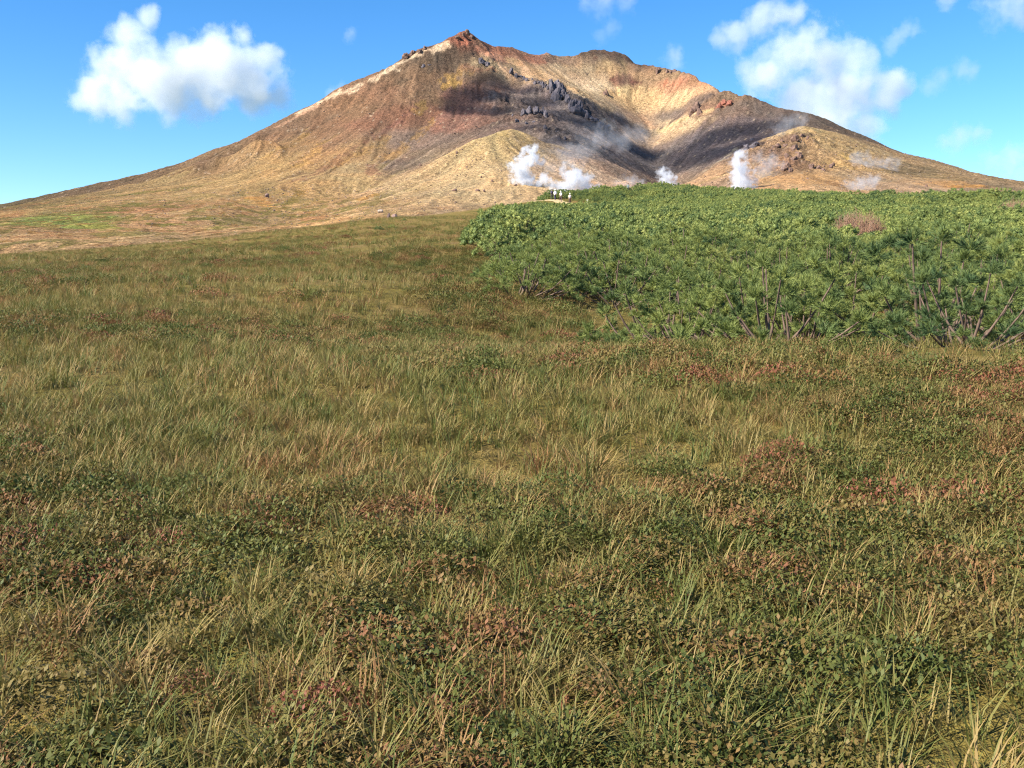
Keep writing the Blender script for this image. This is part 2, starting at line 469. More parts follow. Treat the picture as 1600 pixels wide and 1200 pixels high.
ANCH = [  # rock, grit and moor colours by place: pixel of the place, colour there, on the valley walls with some light and shade kept in it
    (0, 342, 196, 148, 92), (50, 322, 132, 112, 70), (20, 318, 112, 98, 72), (130, 296, 122, 100, 76), (230, 274, 132, 106, 80), (100, 312, 150, 125, 78), (60, 335, 165, 150, 80), (170, 305, 160, 132, 80), (230, 300, 198, 160, 98),
    (215, 328, 205, 148, 95), (240, 346, 212, 158, 100), (300, 338, 222, 178, 118), (380, 345, 205, 165, 105), (330, 300, 206, 168, 104), (270, 280, 175, 145, 92),
    (380, 282, 208, 168, 102), (390, 240, 172, 138, 94), (340, 245, 140, 110, 84), (430, 205, 146, 112, 88), (450, 255, 200, 160, 96), (450, 225, 180, 140, 92), (500, 190, 150, 114, 88), (540, 220, 165, 125, 94), (560, 170, 152, 114, 84),
    (610, 145, 160, 118, 92), (640, 120, 146, 114, 90), (600, 185, 158, 110, 86), (650, 180, 160, 108, 86), (690, 130, 136, 110, 92), (700, 95, 106, 92, 82), (720, 80, 104, 88, 80), (660, 150, 152, 118, 92),
    (740, 150, 150, 106, 98), (720, 175, 150, 104, 98), (700, 195, 168, 118, 104), (640, 225, 150, 124, 114), (610, 255, 150, 128, 114), (660, 220, 150, 124, 116), (590, 235, 180, 142, 98), (530, 245, 195, 150, 95), (500, 285, 212, 170, 106),
    (540, 285, 214, 178, 118), (560, 262, 190, 158, 110), (470, 320, 208, 164, 102), (430, 300, 210, 166, 100), (420, 340, 206, 162, 100),
    (735, 58, 150, 98, 82), (745, 72, 192, 112, 88), (775, 78, 190, 124, 102), (800, 92, 214, 150, 122), (790, 75, 168, 140, 118), (830, 90, 196, 130, 110), (770, 95, 172, 152, 122), (800, 108, 168, 148, 122), (830, 112, 228, 184, 146), (860, 95, 150, 118, 104),
    (850, 115, 220, 180, 136), (890, 110, 205, 178, 146), (890, 95, 160, 132, 116), (930, 84, 110, 90, 82), (970, 92, 112, 92, 84), (940, 105, 196, 160, 116), (1000, 115, 188, 148, 112), (1000, 108, 140, 110, 92), (930, 135, 240, 208, 172), (970, 145, 232, 196, 140), (1010, 150, 226, 188, 134),
    (970, 127, 128, 92, 82), (1040, 120, 176, 142, 110), (1055, 130, 214, 150, 120), (1080, 125, 200, 150, 112), (1060, 155, 226, 192, 148), (1095, 140, 222, 172, 130), (890, 140, 206, 178, 138), (930, 160, 196, 168, 138),
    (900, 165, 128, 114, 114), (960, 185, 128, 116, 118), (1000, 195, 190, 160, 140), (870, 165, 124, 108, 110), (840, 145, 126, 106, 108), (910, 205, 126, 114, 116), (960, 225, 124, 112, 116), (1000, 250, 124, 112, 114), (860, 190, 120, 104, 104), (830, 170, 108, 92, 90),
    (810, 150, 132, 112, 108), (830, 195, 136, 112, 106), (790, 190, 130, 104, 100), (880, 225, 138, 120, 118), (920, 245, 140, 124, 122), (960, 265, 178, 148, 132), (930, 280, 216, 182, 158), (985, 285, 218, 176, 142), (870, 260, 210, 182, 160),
    (1040, 200, 222, 192, 152), (1080, 185, 220, 188, 150), (1060, 178, 128, 112, 110), (1120, 165, 164, 124, 104), (1100, 155, 132, 110, 102), (1140, 155, 150, 122, 102), (1165, 165, 118, 100, 96), (1200, 175, 108, 94, 94), (1150, 190, 108, 94, 100), (1100, 215, 110, 98, 106),  # includes the lit strip and the shadow stripe above it as colour
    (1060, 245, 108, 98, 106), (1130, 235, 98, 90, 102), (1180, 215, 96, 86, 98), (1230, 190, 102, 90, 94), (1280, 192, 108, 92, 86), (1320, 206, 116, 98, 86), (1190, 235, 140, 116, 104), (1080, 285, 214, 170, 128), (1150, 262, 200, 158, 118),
    (1260, 205, 208, 176, 118), (1300, 215, 204, 168, 112), (1240, 225, 170, 138, 108), (1270, 240, 196, 158, 112), (1230, 255, 170, 130, 100), (1200, 280, 220, 172, 116), (1260, 280, 224, 170, 104), (1310, 260, 204, 164, 100), (1340, 235, 196, 164, 112), (1300, 295, 216, 172, 122),
    (1400, 250, 190, 158, 114), (1380, 280, 202, 166, 124), (1440, 268, 140, 120, 90), (1420, 295, 208, 172, 138), (1500, 288, 222, 166, 92), (1480, 275, 176, 146, 98), (1540, 278, 176, 146, 106), (1590, 290, 172, 146, 112), (1450, 255, 178, 148, 110), (1555, 290, 136, 118, 96),
    (785, 210, 222, 188, 126), (800, 225, 210, 176, 118), (750, 235, 222, 186, 124), (690, 260, 224, 188, 136), (640, 285, 224, 186, 138), (760, 270, 226, 192, 142), (700, 300, 228, 192, 144), (640, 320, 218, 178, 128), (760, 310, 228, 192, 140), (830, 225, 176, 150, 122),
    (840, 260, 214, 180, 150), (830, 290, 228, 190, 136), (570, 325, 212, 170, 112), (530, 345, 226, 178, 108), (650, 336, 226, 184, 122), (480, 345, 220, 172, 104), (700, 335, 214, 176, 132), (1110, 290, 206, 168, 140), (1590, 300, 180, 150, 118)]
ap = np.array([hit(a[0], a[1]) for a in ANCH])
ac = np.array([lin(a[2:5]) for a in ANCH])
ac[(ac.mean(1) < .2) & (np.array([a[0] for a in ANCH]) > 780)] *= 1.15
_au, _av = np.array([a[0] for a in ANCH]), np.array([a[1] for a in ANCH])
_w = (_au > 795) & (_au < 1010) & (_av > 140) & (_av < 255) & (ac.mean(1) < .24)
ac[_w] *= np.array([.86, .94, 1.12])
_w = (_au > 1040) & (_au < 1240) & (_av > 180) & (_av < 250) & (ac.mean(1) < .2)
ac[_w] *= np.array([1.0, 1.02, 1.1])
ac = ac * .80 + .20 * ac.mean(1, keepdims=True)
wgt = np.array([1.0, 0.55, 1.6])
col = np.zeros((len(mv), 3))
warp = np.stack([fbm(mv[:, 0] / 70, mv[:, 1] / 70, 51, 4), fbm(mv[:, 0] / 70, mv[:, 1] / 70, 57, 4)], 1)
sf = stk_f.lin(mv[:, 0], mv[:, 1])
scs = stk_c.lin(mv[:, 0], mv[:, 1])
mw = mv.copy()
mw[:, :2] += warp * 55 * np.clip(mv[:, 1:2] / 2000, .3, 1)
mw[:, 0] += (scs * 12 + sf * 5)
mw[:, 1] += (scs * 16 - sf * 6)
APW = ap * wgt
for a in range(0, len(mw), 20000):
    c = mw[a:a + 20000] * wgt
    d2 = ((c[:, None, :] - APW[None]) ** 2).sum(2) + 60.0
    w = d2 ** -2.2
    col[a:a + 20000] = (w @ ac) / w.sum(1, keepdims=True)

def seg_d(q, a, b):
    ab = b - a
    t = np.clip(((q - a) @ ab) / (ab @ ab + 1e-9), 0, 1)
    return np.linalg.norm(q - (a + t[:, None] * ab), axis=1), t
STROKES = [  # polyline of places, half-width in m, strength, colour, edge wander
    ([(470, 175), (520, 152), (556, 137), (590, 120), (625, 100), (660, 82), (695, 70)], 9, .9, (238, 212, 190), 16),
    ([(430, 200), (500, 163)], 7, .7, (214, 170, 145), 6),
    ([(634, 87), (664, 74)], 7, .9, (120, 78, 66), 5),
    ([(722, 56), (731, 50), (742, 62)], 8, .8, (136, 92, 80), 8),
    ([(735, 62), (750, 75), (790, 84)], 9, .7, (190, 130, 108), 14),
    ([(800, 95), (830, 108), (860, 125), (900, 140)], 14, .85, (234, 192, 152), 10),
    ([(820, 92), (850, 98)], 10, .7, (192, 130, 110), 10),
    ([(705, 133), (714, 120), (722, 115)], 17, .65, (208, 166, 88), 24),
    ([(652, 178), (660, 166)], 11, .55, (200, 160, 92), 14),
    ([(730, 108), (770, 110)], 12, .5, (170, 118, 102), 14),
    ([(680, 190), (655, 210), (630, 232), (600, 252)], 7, .5, (206, 162, 104), 18),
    ([(600, 215), (560, 240), (520, 262)], 8, .45, (202, 160, 98), 20),
    ([(520, 215), (490, 240), (465, 262)], 9, .5, (206, 164, 96), 20),
    ([(480, 205), (440, 232), (405, 250)], 7, .45, (198, 160, 96), 16),
    ([(640, 178), (600, 205), (570, 225)], 9, .5, (140, 98, 92), 16),
    ([(550, 232), (510, 262), (470, 280)], 8, .5, (150, 110, 96), 14),
    ([(470, 270), (440, 282)], 6, .6, (140, 110, 92), 8),
    ([(640, 240), (610, 262), (590, 280)], 14, .45, (138, 116, 110), 14),
    ([(580, 258), (583, 285)], 8, .5, (170, 118, 102), 10),
    ([(370, 215), (300, 262), (270, 272)], 8, .6, (126, 98, 78), 14),
    ([(330, 285), (280, 296), (230, 300), (190, 306)], 9, .75, (150, 142, 76), 10),
    ([(210, 318), (160, 330), (130, 330)], 12, .8, (126, 128, 58), 9),
    ([(200, 312), (150, 318)], 6, .7, (172, 146, 118), 8),
    ([(60, 350), (90, 338), (125, 340), (110, 352)], 34, .95, (152, 168, 84), 12),
    ([(140, 352), (185, 356)], 12, .9, (176, 176, 88), 7),
    ([(90, 345), (105, 346)], 6, .8, (112, 122, 44), 5),
    ([(300, 345), (350, 338)], 10, .8, (140, 138, 62), 8),
    ([(390, 312), (330, 325), (290, 338)], 6, .7, (152, 144, 74), 9),
    ([(250, 352), (275, 350)], 8, .8, (136, 142, 60), 6),
    ([(340, 356), (390, 352)], 8, .8, (156, 150, 70), 6),
    ([(470, 300), (450, 318), (438, 330)], 7, .7, (168, 140, 66), 6),
    ([(400, 345), (470, 322), (520, 312)], 5, .6, (170, 150, 84), 7),
    ([(420, 322), (400, 308)], 12, .6, (222, 166, 82), 8),
    ([(560, 312), (585, 305)], 8, .7, (206, 152, 76), 7),
    ([(715, 338), (640, 330), (690, 326)], 8, .5, (196, 150, 110), 9),
    ([(782, 206), (786, 222), (800, 235)], 11, .3, (224, 186, 110), 14),
    ([(680, 285), (740, 262), (775, 240), (760, 285), (700, 310)], 55, .4, (238, 206, 158), 30),
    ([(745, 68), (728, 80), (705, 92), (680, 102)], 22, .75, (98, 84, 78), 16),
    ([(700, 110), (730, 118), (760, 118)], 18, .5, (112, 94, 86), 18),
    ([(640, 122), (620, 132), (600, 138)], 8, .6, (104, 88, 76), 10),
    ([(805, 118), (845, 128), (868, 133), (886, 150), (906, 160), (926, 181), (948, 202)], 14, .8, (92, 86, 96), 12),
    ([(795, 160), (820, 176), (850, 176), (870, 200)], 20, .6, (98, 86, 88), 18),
    ([(955, 124), (1000, 130)], 4, .9, (116, 78, 74), 4),
    ([(890, 84), (930, 82), (975, 90), (1012, 104)], 10, .8, (108, 84, 76), 5),
    ([(900, 88), (970, 96)], 4, .6, (136, 88, 76), 4),
    ([(900, 128), (935, 142)], 12, .9, (246, 220, 192), 7),
    ([(1040, 130), (1062, 128)], 14, .8, (216, 142, 116), 10),
    ([(1000, 178), (1018, 200)], 10, .6, (222, 180, 150), 8),
    ([(1030, 205), (1070, 185), (1110, 172)], 10, .9, (228, 200, 158), 6),  # sunlit strip on the right valley wall, painted into the rock colour
    ([(1035, 200), (1075, 172), (1112, 148)], 6, .9, (112, 98, 98), 5),  # cast shadow along the top of that strip, painted as darker rock
    ([(1130, 162), (1140, 160)], 9, .9, (186, 116, 98), 6),
    ([(1150, 232), (1128, 250), (1100, 268)], 4, .8, (176, 168, 156), 4),
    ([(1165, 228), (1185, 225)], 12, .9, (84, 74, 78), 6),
    ([(1060, 290), (1110, 277)], 5, .6, (232, 190, 146), 5),
    ([(1085, 292), (1115, 280), (1140, 270)], 3, .8, (238, 206, 160), 3),
    ([(1430, 268), (1480, 270)], 8, .7, (128, 110, 84), 8),
    ([(1480, 280), (1520, 283)], 9, .6, (156, 128, 70), 8),
    ([(1490, 293), (1535, 290)], 10, .8, (226, 164, 84), 7),
    ([(1545, 292), (1575, 288)], 7, .7, (134, 118, 94), 6),
    ([(1232, 218), (1245, 208), (1268, 210)], 9, .7, (134, 112, 104), 7),
    ([(1215, 235), (1235, 250)], 18, .6, (142, 116, 108), 14),
    ([(1316, 240), (1325, 248)], 12, .6, (218, 186, 96), 9),
    ([(900, 250), (980, 285)], 12, .4, (226, 188, 162), 12),
]
wob = fbm(mv[:, 0] / 16, mv[:, 1] / 16, 61, 4)
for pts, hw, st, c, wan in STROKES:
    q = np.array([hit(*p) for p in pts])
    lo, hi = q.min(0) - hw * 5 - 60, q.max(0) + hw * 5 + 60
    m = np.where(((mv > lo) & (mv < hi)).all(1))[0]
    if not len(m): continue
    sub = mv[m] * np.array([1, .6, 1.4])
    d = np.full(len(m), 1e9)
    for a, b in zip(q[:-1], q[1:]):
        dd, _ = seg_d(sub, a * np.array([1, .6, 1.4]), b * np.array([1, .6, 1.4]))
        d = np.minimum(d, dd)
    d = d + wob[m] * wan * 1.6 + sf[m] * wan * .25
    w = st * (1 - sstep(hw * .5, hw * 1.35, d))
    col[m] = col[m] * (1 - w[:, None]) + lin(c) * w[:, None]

# mottling: streaks on scree, plants in autumn colours on the moor, single stones
slope = np.sqrt(dzx.lin(mv[:, 0], mv[:, 1]) ** 2 + dzy.lin(mv[:, 0], mv[:, 1]) ** 2)
f1 = fbm(mv[:, 0] / 6, mv[:, 1] / 9, 71, 3)
f2 = fbm(mv[:, 0] / 26, mv[:, 1] / 40, 75, 4)
f3 = fbm(mv[:, 0] / 30, mv[:, 1] / 60, 79, 4)
col *= (1 + 0.12 * sf + 0.08 * scs + 0.15 * f1)[:, None]
red = np.clip(f2 + .2 * scs, -1, 1)[:, None]
col *= 1 + red * np.array([0.09, 0.0, -0.05])
leftm = (1 - sstep(95, 215, mv[:, 2])) * (1 - sstep(-230, -50, mv[:, 0]))
f4 = fbm(mv[:, 0] / 9, mv[:, 1] / 24, 83, 4, .6)
mo = sstep(.0, .2, f3 * .6 + f4 * .8) * leftm
col = col * (1 - .75 * mo[:, None]) + .75 * mo[:, None] * lin((134, 130, 62))
mo = sstep(.12, .35, -f3 * .6 + f4 * .7) * leftm
col = col * (1 - .4 * mo[:, None]) + .4 * mo[:, None] * lin((196, 128, 84))
spk = rng.random(len(mv))
st_l = (spk > .985) & (mv[:, 2] < 420)
col[st_l] = col[st_l] * .4 + .6 * lin((224, 204, 186))
st_d = spk < .012
col[st_d] *= .45
col = col * .90 + .10 * col.mean(1, keepdims=True) + .006
col = np.clip(col * ALB * 1.06 * np.array([1.13, 1.0, .77]), 0.01, .8)

m_rock, t, out = material('mountain_rock')
at = t.add('ShaderNodeAttribute', attribute_name='rock_color')
geo = t.add('ShaderNodeNewGeometry')
n1 = t.add('ShaderNodeTexNoise', {'Vector': geo.outputs['Position'], 'Scale': 0.16, 'Detail': 7.0, 'Roughness': .74})
n2 = t.add('ShaderNodeTexNoise', {'Vector': geo.outputs['Position'], 'Scale': 0.75, 'Detail': 3.0, 'Roughness': .7})
v1 = t.ramp(n1.outputs['Fac'], [(.36, (.56,) * 3), (.5, (1,) * 3), (.64, (1.42,) * 3)])
v2 = t.ramp(n2.outputs['Fac'], [(.36, (.62,) * 3), (.5, (1,) * 3), (.64, (1.36,) * 3)])
c = t.mix(1.0, t.mix(1.0, at.outputs['Color'], v1, 'MULTIPLY'), v2, 'MULTIPLY')
n4 = t.add('ShaderNodeTexNoise', {'Vector': geo.outputs['Position'], 'Scale': .33, 'Detail': 2.0, 'Roughness': .5})
c = t.mix(1.0, c, t.ramp(n4.outputs['Fac'], [(.34, (1.3,) * 3), (.40, (1,) * 3), (.60, (1,) * 3), (.66, (.52,) * 3)]), 'MULTIPLY')
b1 = t.add('ShaderNodeBump', {'Height': n1.outputs['Fac'], 'Strength': .9, 'Distance': 9.0})
b2 = t.add('ShaderNodeBump', {'Height': n2.outputs['Fac'], 'Strength': .8, 'Distance': 1.8, 'Normal': b1.outputs[0]})
bs = t.add('ShaderNodeBsdfPrincipled', {'Base Color': c, 'Roughness': .95, 'Specular IOR Level': .1, 'Normal': b2.outputs[0]})
t.l.new(bs.outputs[0], out.inputs[0])

me = np_mesh('mountain', mv, grid_faces(NR, NC), [m_rock], smooth=True)
ca = me.color_attributes.new('rock_color', 'FLOAT_COLOR', 'POINT')
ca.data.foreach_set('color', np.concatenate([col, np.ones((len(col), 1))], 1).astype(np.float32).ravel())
mountain = tag(link('mountain', me), kind='structure')
print('mountain done')

# far lowland sheet to the horizon
m_land = simple_mat('lowland', tuple(lin((120, 125, 80)) * ALB), .95, .25, .002)
me = np_mesh('terrain', [(-40000, -3000, -60), (40000, -3000, -60), (40000, 50000, -60), (-40000, 50000, -60)], np.array([[0, 1, 2, 3]]), [m_land])
tag(link('terrain', me), kind='structure')

# ---------------------------------------------------------------- near ground
def pine_edge(Y):
    """left limit of the dwarf pine thicket at distance Y"""
    return np.interp(Y, [0, 6, 9, 14, 22, 32, 45, 62, 80, 100, 125, 140, 152, 165, 200, 260], [7, 4.4, 3.2, 2.0, .8, .4, -.3, -1.4, -1.6, -1.2, -.2, 1.4, 3.4, 5, 8, 10])
s2 = np.linspace(-1.0, 1.0, 420)
y2 = np.concatenate([np.linspace(-25, 2.0, 30, endpoint=False), 2.0 * (338 / 2.0) ** np.linspace(0, 1, 420)])
S2, Y2 = np.meshgrid(s2, y2)
X2 = S2 * (np.maximum(Y2, 0) * .85 + 14)
Z2 = near_h(X2, Y2) - sstep(300, 336, Y2) * 6
gv = np.stack([X2.ravel(), Y2.ravel(), Z2.ravel()], 1)
m_soil, t, out = material('moor_soil')
geo = t.add('ShaderNodeNewGeometry')
n1 = t.add('ShaderNodeTexNoise', {'Vector': geo.outputs['Position'], 'Scale': .35, 'Detail': 6.0, 'Roughness': .65})
n2 = t.add('ShaderNodeTexNoise', {'Vector': geo.outputs['Position'], 'Scale': 3.5, 'Detail': 6.0, 'Roughness': .7})
n3 = t.add('ShaderNodeTexNoise', {'Vector': geo.outputs['Position'], 'Scale': 28.0, 'Detail': 4.0, 'Roughness': .7})
g = [tuple(lin(q) * .6) for q in ((108, 98, 48), (140, 122, 60), (156, 130, 74), (148, 114, 76))]
c1 = t.ramp(n1.outputs['Fac'], [(.3, g[0]), (.45, g[1]), (.58, g[2]), (.72, g[3])])
c2 = t.ramp(n2.outputs['Fac'], [(.32, (.55,) * 3), (.5, (1,) * 3), (.7, (1.3,) * 3)])
c3 = t.ramp(n3.outputs['Fac'], [(.3, (.6,) * 3), (.5, (1,) * 3), (.72, (1.3,) * 3)])
cc = t.mix(1, t.mix(1, c1, c2, 'MULTIPLY'), c3, 'MULTIPLY')
hh = t.math('ADD', n2.outputs['Fac'], t.math('MULTIPLY', n3.outputs['Fac'], .35))
bm_ = t.add('ShaderNodeBump', {'Height': hh, 'Strength': .9, 'Distance': .12})
bs = t.add('ShaderNodeBsdfPrincipled', {'Base Color': cc, 'Roughness': .95, 'Specular IOR Level': .1, 'Normal': bm_.outputs[0]})
t.l.new(bs.outputs[0], out.inputs[0])
ground = tag(link('ground', np_mesh('ground', gv, grid_faces(len(y2), len(s2)), [m_soil], smooth=True)), kind='structure')

# path on the crest of the hill
m_path = simple_mat('path_grit', tuple(lin((226, 196, 140)) * ALB), .95, .2, 2.0)
pp = [(3.6, 173.5), (5.0, 169.5), (6.45, 166.0), (7.0, 164.4), (7.75, 161.8), (9.1, 159.6), (9.9, 158.4), (10.3, 157.6)]
pp = np.array([np.interp(np.linspace(0, len(pp) - 1, 50), np.arange(len(pp)), [q[k] for q in pp]) for k in (0, 1)]).T
tg = np.gradient(pp, axis=0); tg /= np.linalg.norm(tg, axis=1)[:, None]
nn = np.stack([-tg[:, 1], tg[:, 0]], 1)
pv = []
for k in range(50):
    for w in np.linspace(-.9, .9, 7):
        q = pp[k] + nn[k] * w
        pv.append((q[0], q[1], near_s(*q) + .03))
tag(link('path', np_mesh('path', np.array(pv), grid_faces(50, 7), [m_path], smooth=True)), kind='structure')

# ---------------------------------------------------------------- rocks
def ico(sub):
    bm = bmesh.new()
    bmesh.ops.create_icosphere(bm, subdivisions=sub, radius=1)
    v = np.array([q.co[:] for q in bm.verts]); f = np.array([[w.index for w in q.verts] for q in bm.faces])
    bm.free()
    return v, f
ICO = {k: ico(k) for k in (1, 2, 3, 4)}
def rock_verts(seed, size, sub=3, planes=13, rough=.05):
    r = np.random.default_rng(seed)
    v, f = ICO[sub]
    n = r.normal(size=(planes, 3)); n /= np.linalg.norm(n, axis=1)[:, None]
    h = r.uniform(.55, 1.0, planes)
    d = v @ n.T
    rad = np.min(np.where(d > .08, h / np.maximum(d, .08), 9), axis=1)
    rad = np.minimum(rad, 1.25)
    rad *= 1 + rough * fbm(v[:, 0] * 3 + seed, v[:, 1] * 3 + v[:, 2] * 2.3, seed, 3)
    return v * rad[:, None] * np.array(size), f

def crag_verts(seed, size):
    """weathered lava: a cut block broken up by ribs and steps"""
    r = np.random.default_rng(seed)
    v, f = ICO[4]
    n = r.normal(size=(10, 3)); n[:, 2] *= .6; n /= np.linalg.norm(n, axis=1)[:, None]
    hh = r.uniform(.5, .95, 10)
    d = v @ n.T
    rad = np.minimum(np.min(np.where(d > .08, hh / np.maximum(d, .08), 9), axis=1), 1.2)
    a = np.arctan2(v[:, 1], v[:, 0])
    ribs = 1 - 2 * np.abs(fbm(np.cos(a) * 2.6 + seed, np.sin(a) * 2.6 + v[:, 2] * .7, seed, 4, .6))
    step = fbm(v[:, 2] * 4.5 + seed, np.cos(a) * 1.5, seed + 5, 4, .65)
    fine = fbm(v[:, 0] * 7 + v[:, 2] * 3, v[:, 1] * 7 - v[:, 2] * 3, seed + 9, 3, .6)
    rad = rad * (1 + .30 * (ribs - .5) + .28 * step + .14 * fine)
    out = v * rad[:, None]
    out[:, 2] += .25 * fbm(out[:, 0] * 3.5 + seed, out[:, 1] * 3.5, seed + 3, 3) * (v[:, 2] > 0)
    return out * np.array(size), f

def rock_mat(name, c0, c1, scale=1.0):
    m, t, out = material(name)
    tc = t.add('ShaderNodeTexCoord')
    n = t.add('ShaderNodeTexNoise', {'Vector': tc.outputs['Object'], 'Scale': scale, 'Detail': 7.0, 'Roughness': .7})
    cc = t.ramp(n.outputs['Fac'], [(.3, c0), (.7, c1)])
    b = t.add('ShaderNodeBump', {'Height': n.outputs['Fac'], 'Strength': .8, 'Distance': .3 / scale})
    bs = t.add('ShaderNodeBsdfPrincipled', {'Base Color': cc, 'Roughness': .92, 'Specular IOR Level': .2, 'Normal': b.outputs[0]})
    t.l.new(bs.outputs[0], out.inputs[0])
    return m
m_dark = rock_mat('dark_lava', tuple(lin((88, 86, 98)) * ALB), tuple(lin((142, 130, 130)) * ALB), .12)
m_brown = rock_mat('brown_lava', tuple(lin((104, 82, 76)) * ALB), tuple(lin((176, 142, 122)) * ALB), .15)
m_red = rock_mat('red_lava', tuple(lin((128, 80, 68)) * ALB), tuple(lin((196, 128, 104)) * ALB), .15)
m_boul = rock_mat('boulder_rock', tuple(lin((126, 100, 92)) * ALB), tuple(lin((206, 172, 154)) * ALB), .6)

def crag(label, spec, mat, seed):
    """spec: (u, v of the top, height in px, width in px, lean) per pinnacle"""
    root = None
    for k, (u, v, hp, wp) in enumerate(spec):
        q = hit(u, min(v + hp * .75, v + hp))
        s = q[1] / FPX
        H, W = hp * s, wp * s
        if root is None:
            root = tag(link('crag', None, loc=q), label, 'crag', None)
            root.empty_display_size = 5
        rv, f = crag_verts(seed * 31 + k, (W * .52, W * .52, H * .7))
        ztop = row_z(v, q[1])
        o = link('pinnacle', np_mesh('pinnacle', rv, f, [mat]), root, loc=(q[0] - root.location[0], q[1] - root.location[1], ztop - H * .62 - root.location[2]),
                 rot=(random.uniform(-.15, .15), random.uniform(-.2, .2), random.uniform(0, 6)))
    return root
def ridge(pts, n, hp, wp, seed):
    r = np.random.default_rng(seed)
    k = np.linspace(0, len(pts) - 1, n)
    us, vs = np.interp(k, range(len(pts)), [q[0] for q in pts]), np.interp(k, range(len(pts)), [q[1] for q in pts])
    return [(u + r.normal() * 1.2, v + r.normal() * 1.2, hp * r.uniform(.5, 1.15), wp * r.uniform(.6, 1.2)) for u, v in zip(us, vs)]
crag('tallest dark jagged crag on the ridge below the summit', [(870, 127, 22, 11), (864, 130, 18, 11), (877, 132, 22, 11), (882, 141, 18, 10), (872, 138, 22, 16), (866, 142, 16, 14), (886, 150, 14, 10)] + ridge([(846, 130), (860, 133)], 5, 8, 6, 51), m_dark, 1)
crag('flat-topped dark crag lower down the ridge from the tallest crag', [(899, 156, 14, 12), (906, 159, 18, 11), (892, 159, 14, 11), (911, 169, 14, 12), (900, 168, 14, 16)], m_dark, 2)
crag('dark broken rib trailing down into the valley below the flat-topped crag', ridge([(914, 174), (930, 187), (948, 202)], 9, 11, 10, 53), m_dark, 17)
crag('low dark rib running up the ridge from the tallest crag to the cliffs', ridge([(800, 112), (822, 121), (842, 128)], 8, 7, 6, 54), m_dark, 18)
crag('broken dark outcrop on the slope above the pale front lobe', [(818, 173, 10, 9), (828, 170, 11, 11), (838, 167, 13, 10), (848, 169, 13, 9), (853, 175, 10, 8)] + ridge([(800, 182), (815, 188), (835, 190), (860, 200), (885, 215)], 7, 6, 7, 55), m_dark, 3)
crag('small brown outcrop on the summit ridge beside the white streak', [(634, 85, 7, 9), (645, 81, 7, 10), (656, 77, 6, 10), (665, 73, 6, 6)], m_brown, 4)
crag('pointed brown rock cap at the very top of the mountain', [(730.5, 48, 7, 8), (724, 52.5, 5, 7), (715, 56.5, 4, 6), (736, 56, 6, 6)], m_brown, 5)
crag('small dark knob standing on the skyline right of the crater rim', [(1030, 105.5, 10, 4), (1027, 109, 9, 5)], m_brown, 6)
crag('low dark rib on the skyline of the right rim', ridge([(1043, 109), (1058, 111.5)], 5, 6, 5, 56), m_brown, 7)
crag('grey pyramid-shaped rock in the crater headwall', [(947, 140, 9, 8), (944, 143, 7, 6)], m_brown, 8)
crag('pointed rocks on the spur of the right valley wall', [(1087, 162, 14, 10), (1083, 170, 10, 12), (1092, 172, 10, 8)], m_brown, 9)
crag('red-capped knoll on the right valley wall', [(1132, 156, 8, 12), (1140, 158, 6, 10), (1124, 163, 7, 10)], m_red, 10)
crag('broken grey outcrop on the crown of the right lobe', [(1243, 214, 8, 12), (1252, 211, 5, 10), (1263, 214, 5, 8), (1240, 228, 9, 12), (1247, 236, 8, 10), (1250, 242, 6, 9), (1229, 242, 7, 8), (1240, 244, 8, 9)], m_brown, 11)
crag('dark overhanging block low on the right lobe', [(1232, 255, 9, 11), (1226, 262, 6, 12), (1236, 264, 6, 8)], m_brown, 12)
crag('row of dark rocks across the face of the right lobe', [(1268, 258, 6, 8), (1278, 260, 5, 7), (1287, 263, 5, 7), (1298, 258, 6, 6), (1301, 255, 5, 5)], m_brown, 13)
crag('dark block low on the right valley wall above the tall steam column', [(1168, 226, 8, 12), (1178, 223, 8, 14), (1175, 215, 6, 6)], m_dark, 14)
crag('grey blocks on the left shoulder of the right lobe', [(1221, 218, 5, 6), (1216, 225, 6, 7), (1208, 229, 5, 6), (1203, 233, 4, 5), (1226, 226, 5, 8)], m_brown, 15)
crag('dark rocks on the steep face under the summit', [(672, 100, 4, 8), (662, 101, 4, 6), (752, 92, 8, 10), (762, 96, 9, 9), (798, 108, 10, 6)], m_dark, 16)

def boulder(label, u, v_base, wpx, hpx, seed, mat=m_boul, name='boulder', group=None):
    q = hit(u, v_base)
    s = q[1] / FPX
    rv, f = rock_verts(seed, (wpx * s * .52, wpx * s * .5, hpx * s * .72), 3, 12, .06)
    o = link(name, np_mesh(name, rv, f, [mat]), loc=(q[0], q[1] + .2 * wpx * s, mountain_h(np.array([q[0]]), np.array([q[1] + .2 * wpx * s]))[0] + hpx * s * .32), rot=(0, 0, seed * 1.3))
    return tag(o, label, 'boulder', group)
boulder('large round grey-brown boulder just above the olive meadow', 607.5, 342, 8, 9, 101, rock_mat('grey_boulder', tuple(lin((96, 78, 74)) * ALB), tuple(lin((150, 124, 112)) * ALB), .6))
boulder('pale pink boulder to the right of the large round boulder', 617, 341, 9, 6.5, 102)
boulder('pale broken boulder up the slope left of the large round boulder', 595, 333, 8, 6, 103, rock_mat('pale_boulder', tuple(lin((170, 150, 130)) * ALB), tuple(lin((236, 212, 190)) * ALB), .6))
boulder('small grey boulder on the orange slope far to the left', 416, 308, 6, 6, 104)
